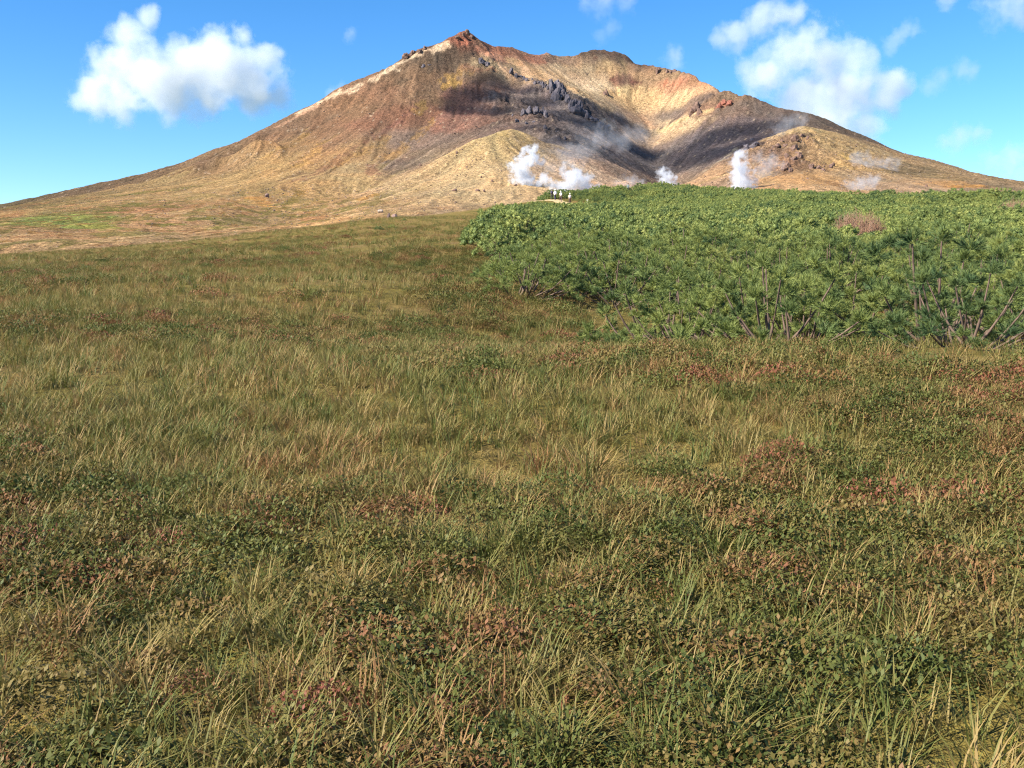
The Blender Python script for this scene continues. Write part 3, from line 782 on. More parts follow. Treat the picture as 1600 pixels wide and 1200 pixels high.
for k, (u, v, w, h, lab) in enumerate([
        (710, 299, 7, 4, 'widest dark boulder on the lower face of the pale front lobe'), (746, 299, 6, 4, 'left one of two dark boulders close together on the pale front lobe'),
        (757, 300, 4, 4, 'right one of two dark boulders close together on the pale front lobe'), (752, 278, 4, 3, 'small dark boulder above the two close together on the front lobe'),
        (714, 241, 4, 4, 'dark boulder just under the crest of the front lobe, halfway along it'), (805, 291, 5, 3, 'flat dark boulder low on the front lobe, up and left of the hikers'),
        (657, 260, 4, 4, 'dark boulder near the lower left end of the front lobe crest'), (769, 284, 3, 3, 'tiny dark boulder between the close pair and the left steam plume'),
        (729, 262, 3, 3, 'tiny dark boulder halfway up the middle of the front lobe'), (722, 236, 3, 3, 'tiny dark boulder on the very crest of the front lobe'),
        (1447, 292, 4, 4, 'lone dark boulder on the right flank, left of the orange hollow'), (1262, 281, 4, 3, 'small dark boulder low on the right lobe, below the row of rocks')]):
    boulder(lab, u, v, w, h, 120 + k, m_brown, group='dark boulders on the slopes')

# loose stones, too many and too small to count
def scatter_stones():
    r = np.random.default_rng(5)
    V, F, off = [], [], 0
    zones = [((420, 720), (290, 356), 900), ((640, 860), (225, 330), 420), ((1040, 1560), (205, 305), 1100), ((180, 460), (290, 356), 500), ((430, 760), (130, 260), 350), ((880, 1100), (95, 160), 220)]
    for (u0, u1), (v0, v1), n in zones:
        for k in range(n):
            q = hitg(r.uniform(u0, u1), r.uniform(v0, v1))
            if q is None or (880 < u0 + 200 and q[0] > 200 and q[0] < 700 and q[1] > 1880): continue
            s = q[1] / FPX * (.35 + 1.1 * r.random() ** 3)
            n3 = r.normal(size=(8, 3)); n3 /= np.linalg.norm(n3, axis=1)[:, None]
            v, f = ICO[1]
            d = v @ n3.T
            rad = np.minimum(np.min(np.where(d > .1, .7 / np.maximum(d, .1), 9), axis=1), 1.2)
            V.append(v * rad[:, None] * s * np.array([1.2, 1.2, .8]) + q + np.array([0, 0, .25 * s]))
            F.append(f + off); off += len(v)
    return np.concatenate(V), np.concatenate(F)
_hc = {}
def hitg(u, v):
    """hit(), on a cached 6-pixel lattice of columns"""
    k = int(round(u / 6))
    if k not in _hc:
        ys = np.concatenate([np.arange(320, 1200, 3.0), np.arange(1200, 2900, 5.0)])
        zz = mountain_h((k * 6 - CX) / FPX * ys / 1.0, ys)
        el = np.maximum.accumulate(zz / ys)
        _hc[k] = (ys, zz, el)
    ys, zz, el = _hc[k]
    d = px(k * 6, v, 1.0)
    i = np.searchsorted(el, d[2])
    if i >= len(ys): return None
    y = ys[i]
    x = (u - CX) / FPX * y
    return np.array([x, y, mountain_h(np.array([x]), np.array([y]))[0]])
V, F = scatter_stones()
m_stone = rock_mat('loose_stone', tuple(lin((100, 82, 74)) * ALB), tuple(lin((200, 172, 150)) * ALB), .05)
tag(link('stones', np_mesh('stones', V, F, [m_stone])), 'loose stones strewn over the mountain slopes', 'stones', kind='stuff')
print('rocks done')
# ---------------------------------------------------------------- plants: helpers
def leaf_mat(name, ramp, trans=.25, scale=1.2, vary=.25, rough=.6):
    m, t, out = material(name)
    tc = t.add('ShaderNodeTexCoord')
    oi = t.add('ShaderNodeObjectInfo')
    sh = t.add('ShaderNodeVectorMath', {0: tc.outputs['Object'], 1: oi.outputs['Location']}, operation='ADD')
    n = t.add('ShaderNodeTexNoise', {'Vector': sh.outputs[0], 'Scale': scale, 'Detail': 3.0, 'Roughness': .6})
    f = t.math('ADD', n.outputs['Fac'], t.math('MULTIPLY_ADD', oi.outputs['Random'], 2 * vary, -vary))
    cc = t.ramp(f, ramp)
    d = t.add('ShaderNodeBsdfPrincipled', {'Base Color': cc, 'Roughness': rough, 'Specular IOR Level': .25})
    tr = t.add('ShaderNodeBsdfTranslucent', {'Color': cc})
    mx = t.add('ShaderNodeMixShader', {0: trans, 1: d.outputs[0], 2: tr.outputs[0]})
    t.l.new(mx.outputs[0], out.inputs[0])
    return m
m_needle = leaf_mat('pine_needles', [(.2, (.058, .100, .036)), (.40, (.150, .190, .053)), (.58, (.24, .27, .069)), (.8, (.30, .305, .085))], .25, 1.6, .20, .6)
m_bark = simple_mat('pine_bark', (.13, .085, .06), .9, .35, 12.0)
m_grass = leaf_mat('moor_grass', [(.2, (.10, .12, .025)), (.45, (.20, .17, .045)), (.65, (.30, .22, .075)), (.85, (.30, .15, .06))], .3, .6, .3)
m_heath = leaf_mat('heath_leaves', [(.2, (.075, .09, .018)), (.45, (.13, .13, .03)), (.66, (.20, .13, .04)), (.9, (.22, .075, .04))], .25, 1.0, .34)
m_twig = leaf_mat('bare_twigs', [(.3, (.24, .125, .075)), (.6, (.36, .21, .135)), (.8, (.45, .30, .20))], 0.0, 3.0, .1, .85)

def frames(d):
    """two unit vectors across each direction d (n,3)"""
    a = np.where(np.abs(d[:, 2:3]) < .9, np.array([[0, 0, 1.0]]), np.array([[1.0, 0, 0]]))
    x = np.cross(d, a); x /= np.linalg.norm(x, axis=1)[:, None]
    return x, np.cross(d, x)

def tubes(paths, sides=5):
    """paths: list of (points (k,3), radii (k,)) -> verts, quads"""
    V, F, off = [], [], 0
    for p, r in paths:
        p = np.asarray(p, float); k = len(p)
        tg = np.gradient(p, axis=0); tg /= np.linalg.norm(tg, axis=1)[:, None] + 1e-9
        x, y = frames(tg)
        a = np.linspace(0, 2 * np.pi, sides, endpoint=False)
        ring = p[:, None] + (x[:, None] * np.cos(a)[None, :, None] + y[:, None] * np.sin(a)[None, :, None]) * np.asarray(r)[:, None, None]
        V.append(ring.reshape(-1, 3))
        i = np.arange((k - 1) * sides)
        nx_ = np.where((i + 1) % sides == 0, i + 1 - sides, i + 1)
        F.append(np.stack([i, nx_, nx_ + sides, i + sides], 1) + off)
        off += k * sides
    return np.concatenate(V), np.concatenate(F)

def pine_meshes(seed, W, H, n_cl, n_sh, n_nd, nl, nw, fine):
    """a low spreading pine: round clumps of shoots, each shoot a brush of needles; and the limbs that carry them"""
    r = np.random.default_rng(seed)
    cl = []
    tries = 0
    while len(cl) < n_cl and tries < 9000:
        tries += 1
        a, q = r.uniform(0, 2 * np.pi), math.sqrt(r.random())
        x, y = W * q * math.cos(a), W * q * math.sin(a)
        lump = .7 + .6 * vnoise(np.array([x * 1.3 + seed]), np.array([y * 1.3]), seed)[0]
        z = H * (1 - .75 * q ** 2.4) * lump * r.uniform(.5, 1.1)
        c = np.array([x, y, max(z, .14)])
        if all(np.linalg.norm((c - o) * np.array([1, 1, .7])) > (.35 if fine else .36) for o in cl):
            cl.append(c)
    cl = np.array(cl)
    n = len(cl)
    rad = r.uniform(.6, 1.25, n)
    if fine:
        sb = np.repeat(cl, n_sh, 0)
        rr = np.repeat(rad, n_sh)
        d = r.normal(size=(n * n_sh, 3)) + np.array([0, 0, .75])
        d[:, 2] = np.where(d[:, 2] < -.2, -d[:, 2], d[:, 2]); d /= np.linalg.norm(d, axis=1)[:, None]
        sb = sb + d * .03
        L = r.uniform(.07, .15, len(sb)) * rr
        bi = np.repeat(np.arange(len(sb)), n_nd)
        tt = r.random(len(bi)) ** .7
        base_ = sb[bi] + d[bi] * (tt * L[bi])[:, None]
        x, y = frames(d)
        an = r.uniform(0, 2 * np.pi, len(bi))
        side = x[bi] * np.cos(an)[:, None] + y[bi] * np.sin(an)[:, None]
        op = r.uniform(.5, .95, len(bi)) * (1.15 - .6 * tt)
        nd = d[bi] * np.cos(op)[:, None] + side * np.sin(op)[:, None]
        nlen = nl * r.uniform(.7, 1.2, len(bi))
    else:
        m_ = n_sh * n_nd
        bi = np.repeat(np.arange(n), m_)
        nd = r.normal(size=(n * m_, 3)) + np.array([0, 0, .55])
        nd /= np.linalg.norm(nd, axis=1)[:, None]
        base_ = cl[bi] + nd * (r.uniform(.05, .155, len(bi)) * rad[bi])[:, None]
        nd = nd + r.normal(size=nd.shape) * .35
        nd /= np.linalg.norm(nd, axis=1)[:, None]
        nlen = nl * r.uniform(.6, 1.15, len(bi)) * rad[bi]
    wv = np.cross(nd, r.normal(size=nd.shape)); wv /= np.linalg.norm(wv, axis=1)[:, None]
    p0 = base_ - wv * nw / 2; p1 = base_ + wv * nw / 2; p2 = base_ + nd * nlen[:, None]
    V = np.stack([p0, p1, p2], 1).reshape(-1, 3)
    F = np.arange(len(V)).reshape(-1, 3)
    if not fine:                                        # the dense heart of each clump
        iv, if_ = ICO[1]
        hv = (cl[:, None] + iv[None] * (rad * .105)[:, None, None] * np.array([1, 1, .9])).reshape(-1, 3)
        hf = (np.arange(n)[:, None, None] * len(iv) + if_[None]).reshape(-1, 3) + len(V)
        V, F = np.concatenate([V, hv]), np.concatenate([F, hf])
    fol = np_mesh('foliage', V, F, [m_needle])
    paths = []
    for c in cl[:: 2 if fine else 4]:
        s0 = np.array([r.normal() * .12, r.normal() * .12, -.12])
        mid = s0 * .4 + c * .6 + np.array([0, 0, -.28 * c[2]])
        k = np.linspace(0, 1, 5)[:, None]
        pt = (1 - k) ** 2 * s0 + 2 * k * (1 - k) * mid + k ** 2 * c
        paths.append((pt, np.linspace(.028, .009, 5)))
    bv, bf = tubes(paths, 5 if fine else 3)
    return fol, np_mesh('branches', bv, bf, [m_bark], smooth=True)

PINE_NEAR = [pine_meshes(200 + k, 1.25, 1.05, 50, 15, 36, .075, .0078, True) for k in range(3)]
PINE_FAR = [pine_meshes(220 + k, 1.3, 1.1, 46, 11, 9, .10, .032, False) for k in range(4)]

# ---------------------------------------------------------------- dwarf pines
PATH_XY = pp
def path_gap(x, y):
    return np.min((PATH_XY[:, 0] - x) ** 2 + (PATH_XY[:, 1] - y) ** 2) ** .5
BARE = [px(1340, 352, 58)[:2], px(1586, 306, 88)[:2]]
r = np.random.default_rng(77)
spots = []
y = 7.5
while y < 196:
    cell = 1.45 if y > 40 else 1.7
    x0, x1 = pine_edge(y) - .5, .56 * y + 6
    x = x0 + r.random() * cell
    while x < x1:
        qx, qy = x + r.uniform(-.5, .5), y + r.uniform(-.5, .5)
        x += cell
        edge = qx - pine_edge(qy)
        open_ = fbm(np.array([qx / 14]), np.array([qy / 14]), 91, 3)[0]
        if path_gap(qx, qy) < 1.9: continue
        if any(abs(qx - b[0]) < 2.15 and -7 < qy - b[1] < 1.5 for b in BARE): continue
        if qy < 40 and open_ > .34: continue
        if edge < 1.5 and r.random() < .35: continue
        s = (.78 + .45 * r.random()) * (1 + .35 * fbm(np.array([qx / 6]), np.array([qy / 6]), 95, 3)[0])
        pg = path_gap(qx, qy)
        if qy < 168 and 3 < qx < 16: s *= float(np.interp(pg, [2, 4, 9, 15], [.3, .42, .62, 1]))
        if math.hypot(qx - 12, qy - 158.5) < 2.2: s *= .3
        if abs(qx - 20.1) < 1.3 and 170 < qy < 179: continue
        if abs(qx - 19.6) < 2.4 and 152 < qy <= 170: s *= .6
        if qy < 13: s *= .8
        spots.append((qx, qy, s, r.uniform(0, 6.28), r.random()))
    y += cell * .86
spots = np.array(spots)
zs = near_h(spots[:, 0], spots[:, 1])
inview = (np.abs(spots[:, 0]) < .515 * spots[:, 1] + .6)
size = np.where(inview, spots[:, 2] / spots[:, 1], 0)
order = np.argsort(-size)
single = order[:300]
rest = order[300:]
def place_pine(x, y, z, s, a, k, near, label, group):
    fol, br = (PINE_NEAR[k % 3] if near else PINE_FAR[k % 4])
    root = tag(link('dwarf_pine', None, loc=(x, y, z - .05), rot=(0, 0, a), scale=(s, s, s * (.9 + .25 * ((k * 37) % 10) / 10))), label, 'shrub', group)
    root.empty_display_size = .2
    link('foliage', fol, root); link('branches', br, root)
    return root
for i in single:
    x, y, s, a, q = spots[i]
    place_pine(x, y, zs[i], s, a, int(q * 1000), y < 42, 'dense green dwarf pine shrub in the thicket on the hill', 'dwarf pines of the thicket')
for u, v, Y, s, lab in [(592, 354, 118, .42, 'small dark green dwarf pine alone in the olive meadow, the left one'), (613, 351, 121, .40, 'small dark green dwarf pine in the olive meadow below the large boulder'),
                        (632, 344, 132, .25, 'tiny dark shrub at the upper edge of the olive meadow')]:
    q = px(u, v, Y)
    place_pine(q[0], Y, near_s(q[0], Y), s, 1.0, int(u), False, lab, None)

def instancer(name, protos, x, y, z, scl, rot, idx, label, cat):
    """one object that scatters copies of the given meshes on points (plants nobody could count)"""
    me = bpy.data.meshes.new(name)
    me.vertices.add(len(x))
    me.vertices.foreach_set('co', np.stack([x, y, z], 1).astype(np.float32).ravel())
    for nm, typ, val in (('scl', 'FLOAT', scl), ('rot', 'FLOAT', rot), ('idx', 'INT', idx)):
        a = me.attributes.new(nm, typ, 'POINT')
        a.data.foreach_set('value', np.asarray(val, np.float32 if typ == 'FLOAT' else np.int32))
    o = tag(link(name, me), label, cat, kind='stuff')
    ng = bpy.data.node_groups.new(name, 'GeometryNodeTree')
    ng.interface.new_socket('Geometry', in_out='INPUT', socket_type='NodeSocketGeometry')
    ng.interface.new_socket('Geometry', in_out='OUTPUT', socket_type='NodeSocketGeometry')
    t = NT(ng)
    gi, go = t.add('NodeGroupInput'), t.add('NodeGroupOutput')
    def attr(n_, typ):
        nd = t.add('GeometryNodeInputNamedAttribute', data_type=typ)
        nd.inputs['Name'].default_value = n_
        return nd.outputs[0]
    scl_, rot_, idx_ = attr('scl', 'FLOAT'), attr('rot', 'FLOAT'), attr('idx', 'INT')
    join = t.add('GeometryNodeJoinGeometry')
    cx = t.add('ShaderNodeCombineXYZ', {'Z': rot_})
    for k, pm in enumerate(protos):
        po = bpy.data.objects.new(name + '_source', pm)      # not linked: only read by the scatter
        inf = t.add('GeometryNodeObjectInfo', {'Object': po, 'As Instance': True})
        cmp_ = t.add('FunctionNodeCompare', data_type='INT', operation='EQUAL')
        t.l.new(idx_, cmp_.inputs[2]); cmp_.inputs[3].default_value = k
        ip = t.add('GeometryNodeInstanceOnPoints')
        t.l.new(gi.outputs[0], ip.inputs['Points'])
        t.l.new(cmp_.outputs[0], ip.inputs['Selection'])
        t.l.new(inf.outputs['Geometry'], ip.inputs['Instance'])
        t.l.new(cx.outputs[0], ip.inputs['Rotation'])
        t.l.new(scl_, ip.inputs['Scale'])
        t.l.new(ip.outputs[0], join.inputs[0])
    t.l.new(join.outputs[0], go.inputs[0])
    md = o.modifiers.new('scatter', 'NODES')
    md.node_group = ng
    return o
sp = spots[rest]
instancer('pine_thicket', [f for f, b in PINE_FAR], sp[:, 0], sp[:, 1], zs[rest] - .05, sp[:, 2], sp[:, 3], (sp[:, 4] * 3.999).astype(int),
          'dense green thicket of dwarf pine covering the hill', 'thicket')

# ---------------------------------------------------------------- meadow: grass and heath
def tuft(seed, n, h, spread, w):
    r = np.random.default_rng(seed)
    V, F = [], []
    for k in range(n):
        a, q = r.uniform(0, 6.28), spread * math.sqrt(r.random())
        b = np.array([q * math.cos(a), q * math.sin(a), -.02])
        a2 = a + r.normal() * .7
        lean = r.uniform(.2, 1.25)
        L = h * r.uniform(.55, 1.15)
        dr = np.array([math.cos(a2), math.sin(a2), 0])
        sd = np.array([-dr[1], dr[0], 0]) * w * .5
        i = len(V)
        for tt, ww in ((0, 1), (.4, .85), (.75, .55)):
            c = b + dr * lean * L * tt ** 1.8 + np.array([0, 0, L * tt * (1 - .25 * lean * tt)])
            V += [c - sd * ww, c + sd * ww]
        c = b + dr * lean * L + np.array([0, 0, L * (1 - .25 * lean)])
        V.append(c)
        F += [(i, i + 1, i + 3), (i, i + 3, i + 2), (i + 2, i + 3, i + 5), (i + 2, i + 5, i + 4), (i + 4, i + 5, i + 6)]
    return np_mesh('grass_tuft', np.array(V), np.array(F), [m_grass])
def cushion(seed, n, rad, h, ls):
    r = np.random.default_rng(seed)
    a = r.uniform(0, 6.28, n); q = np.sqrt(r.random(n))
    z = h * (1 - .8 * q * q) * r.uniform(.45, 1, n)
    c = np.stack([rad * q * np.cos(a), rad * q * np.sin(a), z], 1)
    d = r.normal(size=(n, 3)) + np.array([0, 0, .5]); d /= np.linalg.norm(d, axis=1)[:, None]
    x, y = frames(d)
    L = ls * r.uniform(.6, 1.2, n)[:, None]
    V = np.stack([c - d * 0, c + d * L * .5 + x * L * .28, c + d * L, c + d * L * .5 - x * L * .28], 1).reshape(-1, 3)
    return np_mesh('heath_cushion', V, np.arange(4 * n).reshape(-1, 4), [m_heath])
r = np.random.default_rng(31)
def scatter(bands, fn):
    out = []
    for y0, y1, dens, s0, s1 in bands:
        n = int(dens * 1.1 * (y1 * y1 - y0 * y0) / 2 + dens * 4 * (y1 - y0))
        y = np.sqrt(r.uniform(y0 * y0, y1 * y1, n))
        x = r.uniform(-1, 1, n) * (.55 * y + 2)
        k = fn(x, y) > r.random(n)
        out.append(np.stack([x[k], y[k], r.uniform(s0, s1, k.sum()), r.uniform(0, 6.28, k.sum()), r.random(k.sum())], 1))
    return np.concatenate(out)
def meadow(x, y):
    m = 1 - .8 * sstep(-.3, 1.8, x - pine_edge(y))
    gap = np.min((PATH_XY[None, :, 0] - x[:, None]) ** 2 + (PATH_XY[None, :, 1] - y[:, None]) ** 2, 1) ** .5 if len(x) < 60000 else 9
    return m * (gap > 1.0)
g = scatter([(1.5, 8, 150, .4, 1.1), (8, 18, 62, .6, 1.3), (18, 45, 17, .9, 1.7), (45, 150, 2.4, 1.3, 2.3)], lambda x, y: meadow(x, y) * (.62 + .38 * sstep(-.25, .2, fbm(x / 3.2, y / 3.2, 101, 3))))
instancer('grass', [tuft(300 + k, 16, .2, .07, .0065) for k in range(4)], g[:, 0], g[:, 1], near_h(g[:, 0], g[:, 1]), g[:, 2], g[:, 3], (g[:, 4] * 3.999).astype(int), 'short olive and straw-coloured moor grass on the meadow', 'grass')
h = scatter([(1.5, 8, 30, .6, 1.2), (8, 18, 13, .8, 1.5), (18, 45, 4.5, 1.0, 2.0), (45, 130, .55, 1.4, 2.4)], lambda x, y: meadow(x, y) * sstep(-.12, .18, fbm(x / 3.6, y / 3.6, 111, 3)))
instancer('heath', [cushion(320 + k, 420, .22, .13, .024) for k in range(4)], h[:, 0], h[:, 1], near_h(h[:, 0], h[:, 1]) - .01, h[:, 2], h[:, 3], (h[:, 4] * 3.999).astype(int), 'low heath in green and autumn red on the meadow', 'heath')
print('pines', len(spots), 'grass', len(g), 'heath', len(h))

# ---------------------------------------------------------------- bare shrubs
def bare_shrub(label, x, y, W, H, seed, n=260):
    r = np.random.default_rng(seed)
    z = near_s(x, y)
    root = tag(link('bare_shrub', None, loc=(x, y, z)), label, 'shrub')
    big, small = [], []
    for k in range(n):
        a = r.uniform(0, 6.28); q = math.sqrt(r.random())
        tip = np.array([W * q * math.cos(a), W * .8 * q * math.sin(a), H * (1 - .62 * q ** 2) * r.uniform(.75, 1.08)])
        b = tip * np.array([.35, .35, 0]) + np.array([r.normal() * .1, r.normal() * .1, -.05])
        mid = (b + tip) * .5 + r.normal(size=3) * .09
        tt = np.linspace(0, 1, 6)[:, None]
        pt = (1 - tt) ** 2 * b + 2 * tt * (1 - tt) * mid + tt ** 2 * tip
        big.append((pt, np.linspace(.017, .006, 6)))
        for j in range(5):
            s0 = pt[r.integers(2, 6)]
            e = s0 + np.array([r.normal() * .13, r.normal() * .13, abs(r.normal()) * .16 + .09])
            small.append((np.array([s0, (s0 + e) / 2 + r.normal(size=3) * .015, e]), np.array([.007, .006, .004])))
    v, f = tubes(big, 4); link('stems', np_mesh('stems', v, f, [m_twig]), root)
    v, f = tubes(small, 3); tw = link('twigs', np_mesh('twigs', v, f, [m_twig]), root)
    tw['kind'] = 'stuff'
    return root
b = BARE[0]; bare_shrub('leafless reddish-brown shrub rounded like a dome amid the pines', b[0], b[1], 1.85, 2.05, 401, 460)
b = BARE[1]; bare_shrub('leafless greyish-brown shrub at the right edge of the hilltop', b[0], b[1], 1.6, 1.6, 402, 260)

# ---------------------------------------------------------------- trail marker
q = px(918, 320, 159)
zb = near_s(q[0], q[1])
m_post = simple_mat('cream_paint', (.72, .68, .52), .6, .12, 6.0)
root = tag(link('marker_post', None, loc=(q[0], q[1], zb)), 'short cream marker post among the pines right of the hikers', 'post')
def box_mesh(name, sx_, sy_, sz_, mat, bev=.02, z0=0.0):
    bm = bmesh.new()
    bmesh.ops.create_cube(bm, size=1)
    for v in bm.verts:
        v.co = Vector((v.co.x * sx_, v.co.y * sy_, (v.co.z + .5) * sz_ + z0))
    bmesh.ops.bevel(bm, geom=bm.edges[:], offset=bev, segments=2, affect='EDGES')
    me = bpy.data.meshes.new(name); bm.to_mesh(me); bm.free()
    me.materials.append(mat)
    return me
link('post', box_mesh('post', .24, .2, .95, m_post, .02, -.25), root)
link('cap', box_mesh('cap', .30, .26, .07, m_post, .02, .7), root)

# ---------------------------------------------------------------- hikers
def person(label, x, y, facing, jacket, trousers, hat, pack, stride=.22, height=1.7, arm=.3, sink=0.0):
    """one continuous skinned figure; facing 0 looks along +Y (away from the camera)"""
    s = height / 1.75
    V, E, Rr = [], [], []
    def add(p, rad, par=None):
        V.append(Vector(p) * s); Rr.append(rad * s)
        if par is not None: E.append((par, len(V) - 1))
        return len(V) - 1
    pel = add((0, 0, .95), .145)
    wai = add((0, .0, 1.10), .135, pel)
    che = add((0, .015, 1.30), .165, wai)
    nek = add((0, .02, 1.47), .075, che)
    nk2 = add((0, .035, 1.53), .058, nek)
    hd1 = add((0, .045, 1.60), .088, nk2)
    hd2 = add((0, .05, 1.67), .098, hd1)
    hd3 = add((0, .045, 1.735), .07, hd2)
    for sd in (-1, 1):
        st = stride * sd
        hip = add((.095 * sd, 0, .88), .105, pel)
        kne = add((.10 * sd, st * .62 + .05, .50), .068, hip)
        cal = add((.10 * sd, st * .75, .34), .062, kne)
        ank = add((.10 * sd, st, .09), .042, cal)
        toe = add((.115 * sd, st + .16, .045), .042, ank)
        sh = add((.19 * sd, .01, 1.40), .072, che)
        elb = add((.25 * sd, -st * .5 - .02, 1.14), .048, sh)
        wri = add((.24 * sd, -st * .5 + arm * .6, .98), .032, elb)
        plm = add((.235 * sd, -st * .5 + arm * .6 + .06, .955), .034, wri)
        f0 = V[plm] / s
        for j in range(4):
            k1 = add(f0 + Vector(((j - 1.5) * .006, .035 + .004 * (j in (1, 2)), .022 - .016 * j)), .0095, plm)
            add(f0 + Vector(((j - 1.5) * .006 - .012 * sd, .05 + .006 * (j in (1, 2)), .0 - .016 * j)), .0085, k1)
        th = add(f0 + Vector((-.026 * sd, .01, .022)), .011, plm)
        add(f0 + Vector((-.036 * sd, .04, .018)), .009, th)
    me = bpy.data.meshes.new('body')
    me.from_pydata([v[:] for v in V], E, [])
    o = bpy.data.objects.new('body', me)
    COL.objects.link(o)
    sk = o.modifiers.new('skin', 'SKIN')
    for i, sv in enumerate(me.skin_vertices[0].data):
        sv.radius = (Rr[i], Rr[i])
        sv.use_root = (i == 0)
    sb = o.modifiers.new('sub', 'SUBSURF'); sb.levels = sb.render_levels = 1
    bpy.context.view_layer.update()
    dg = bpy.context.evaluated_depsgraph_get()
    bme = bpy.data.meshes.new_from_object(o.evaluated_get(dg))
    bpy.data.objects.remove(o)
    for m in (m_skin, jacket, trousers, m_boot): bme.materials.append(m)
    for p in bme.polygons:
        c = p.center / s
        p.use_smooth = True
        p.material_index = 3 if c.z < .12 else 2 if c.z < .93 and abs(c.x) < .2 else 1 if c.z < 1.49 and not (abs(c.x) > .2 and c.z < .995) else 0
    root = tag(link('person', None, loc=(x, y, near_s(x, y) + .03 - sink), rot=(0, 0, facing)), label, 'person', 'hikers on the hill')
    link('body', bme, root)
    # hair, hat, pack
    v, f = ICO[2]
    hv = v * np.array([.108, .118, .105]) * s
    hv = hv[:, :]
    k = (v[f].mean(1)[:, 2] > -.15) | (v[f].mean(1)[:, 1] < -.25)
    link('hair', np_mesh('hair', hv, f[k], [m_hair], smooth=True), root, loc=(0, .035 * s, 1.685 * s))
    if hat:
        V2, F2 = [], []
        prof = [(.001, .115), (.07, .105), (.105, .06), (.116, .0), (.19, -.02), (.192, -.028), (.11, -.01)]
        for (rr, zz) in prof:
            for a in np.linspace(0, 2 * np.pi, 20, endpoint=False):
                V2.append((rr * math.cos(a) * s, rr * math.sin(a) * s, zz * s))
        nv = len(prof)
        for a in range(nv - 1):
            for b_ in range(20):
                F2.append((a * 20 + b_, a * 20 + (b_ + 1) % 20, (a + 1) * 20 + (b_ + 1) % 20, (a + 1) * 20 + b_))
        link('hat', np_mesh('hat', np.array(V2), np.array(F2), [hat], smooth=True), root, loc=(0, .04 * s, 1.72 * s), rot=(.1, 0, 0))
    if pack:
        pk = link('backpack', box_mesh('backpack', .32 * s, .2 * s, .5 * s, pack, .06, 0), root, loc=(0, -.24 * s, 1.0 * s), rot=(-.06, 0, 0))
        link('pocket', box_mesh('pocket', .24 * s, .07 * s, .22 * s, pack, .025, .06 * s), pk, loc=(0, -.125 * s, 0))
        sv_, sf_ = tubes([(np.array([(.09 * q_, -.15, 1.42), (.11 * q_, .02, 1.485), (.12 * q_, .16, 1.36), (.13 * q_, .1, 1.12), (.13 * q_, -.14, 1.02)]) * s, np.full(5, .016 * s)) for q_ in (-1, 1)], 6)
        h_ = len(sv_) // 2
        hf = len(sf_) // 2
        link('strap', np_mesh('strap', sv_[:h_], sf_[:hf], [m_boot], smooth=True), pk, loc=(0, .24 * s, -1.0 * s))
        link('strap', np_mesh('strap', sv_[h_:], sf_[hf:] - h_, [m_boot], smooth=True), pk, loc=(0, .24 * s, -1.0 * s))
    return root
m_skin = simple_mat('skin', (.50, .32, .23), .6, .05)
m_boot = simple_mat('boots', (.06, .05, .045), .8, .1)
m_hair = simple_mat('hair', (.03, .025, .022), .6, .1)
cloth = lambda n, c: simple_mat(n, c, .9, .1, 9.0)
j_dark, j_brown, j_white, j_beige, j_grey = cloth('dark_jacket', (.07, .05, .05)), cloth('brown_jacket', (.22, .11, .08)), cloth('white_jacket', (.78, .74, .72)), cloth('beige_jacket', (.55, .45, .30)), cloth('grey_jacket', (.17, .20, .19))
t_dark, t_navy, t_plum = cloth('dark_trousers', (.06, .06, .06)), cloth('navy_trousers', (.06, .05, .09)), cloth('plum_trousers', (.10, .06, .065))
h_cream, h_white = cloth('cream_hat', (.74, .70, .48)), cloth('white_hat', (.78, .76, .70))
p_white, p_pink, p_navy = cloth('white_pack', (.82, .78, .80)), cloth('pale_pink_pack', (.80, .66, .64)), cloth('navy_pack', (.06, .06, .10))
def on(u, Y):
    return (u - CX) / FPX * Y
person('hiker in a brown top and dark trousers, leftmost of the group on the path', on(861.5, 166), 166, -.3, j_brown, t_dark, None, p_navy)
person('hiker in white with dark trousers, second from the left on the path', on(866.5, 164.4), 164.4, .2, j_white, t_navy, h_white, p_white, .28)
person('hiker in a beige top and cream hat with a white backpack', on(875.3, 161.8), 161.8, .1, j_beige, t_plum, h_cream, p_white, -.2)
person('hiker with a pale pink backpack and plum trousers, rightmost of the group', on(889.3, 159.6), 159.6, -.15, j_beige, t_plum, h_cream, p_pink, .2)
person('lone hiker in grey on the skyline, far to the right of the group', on(979, 176.5), 176.5, 2.9, j_grey, t_dark, None, None, .15, 1.7, .3, 0.0)
print('hikers done')
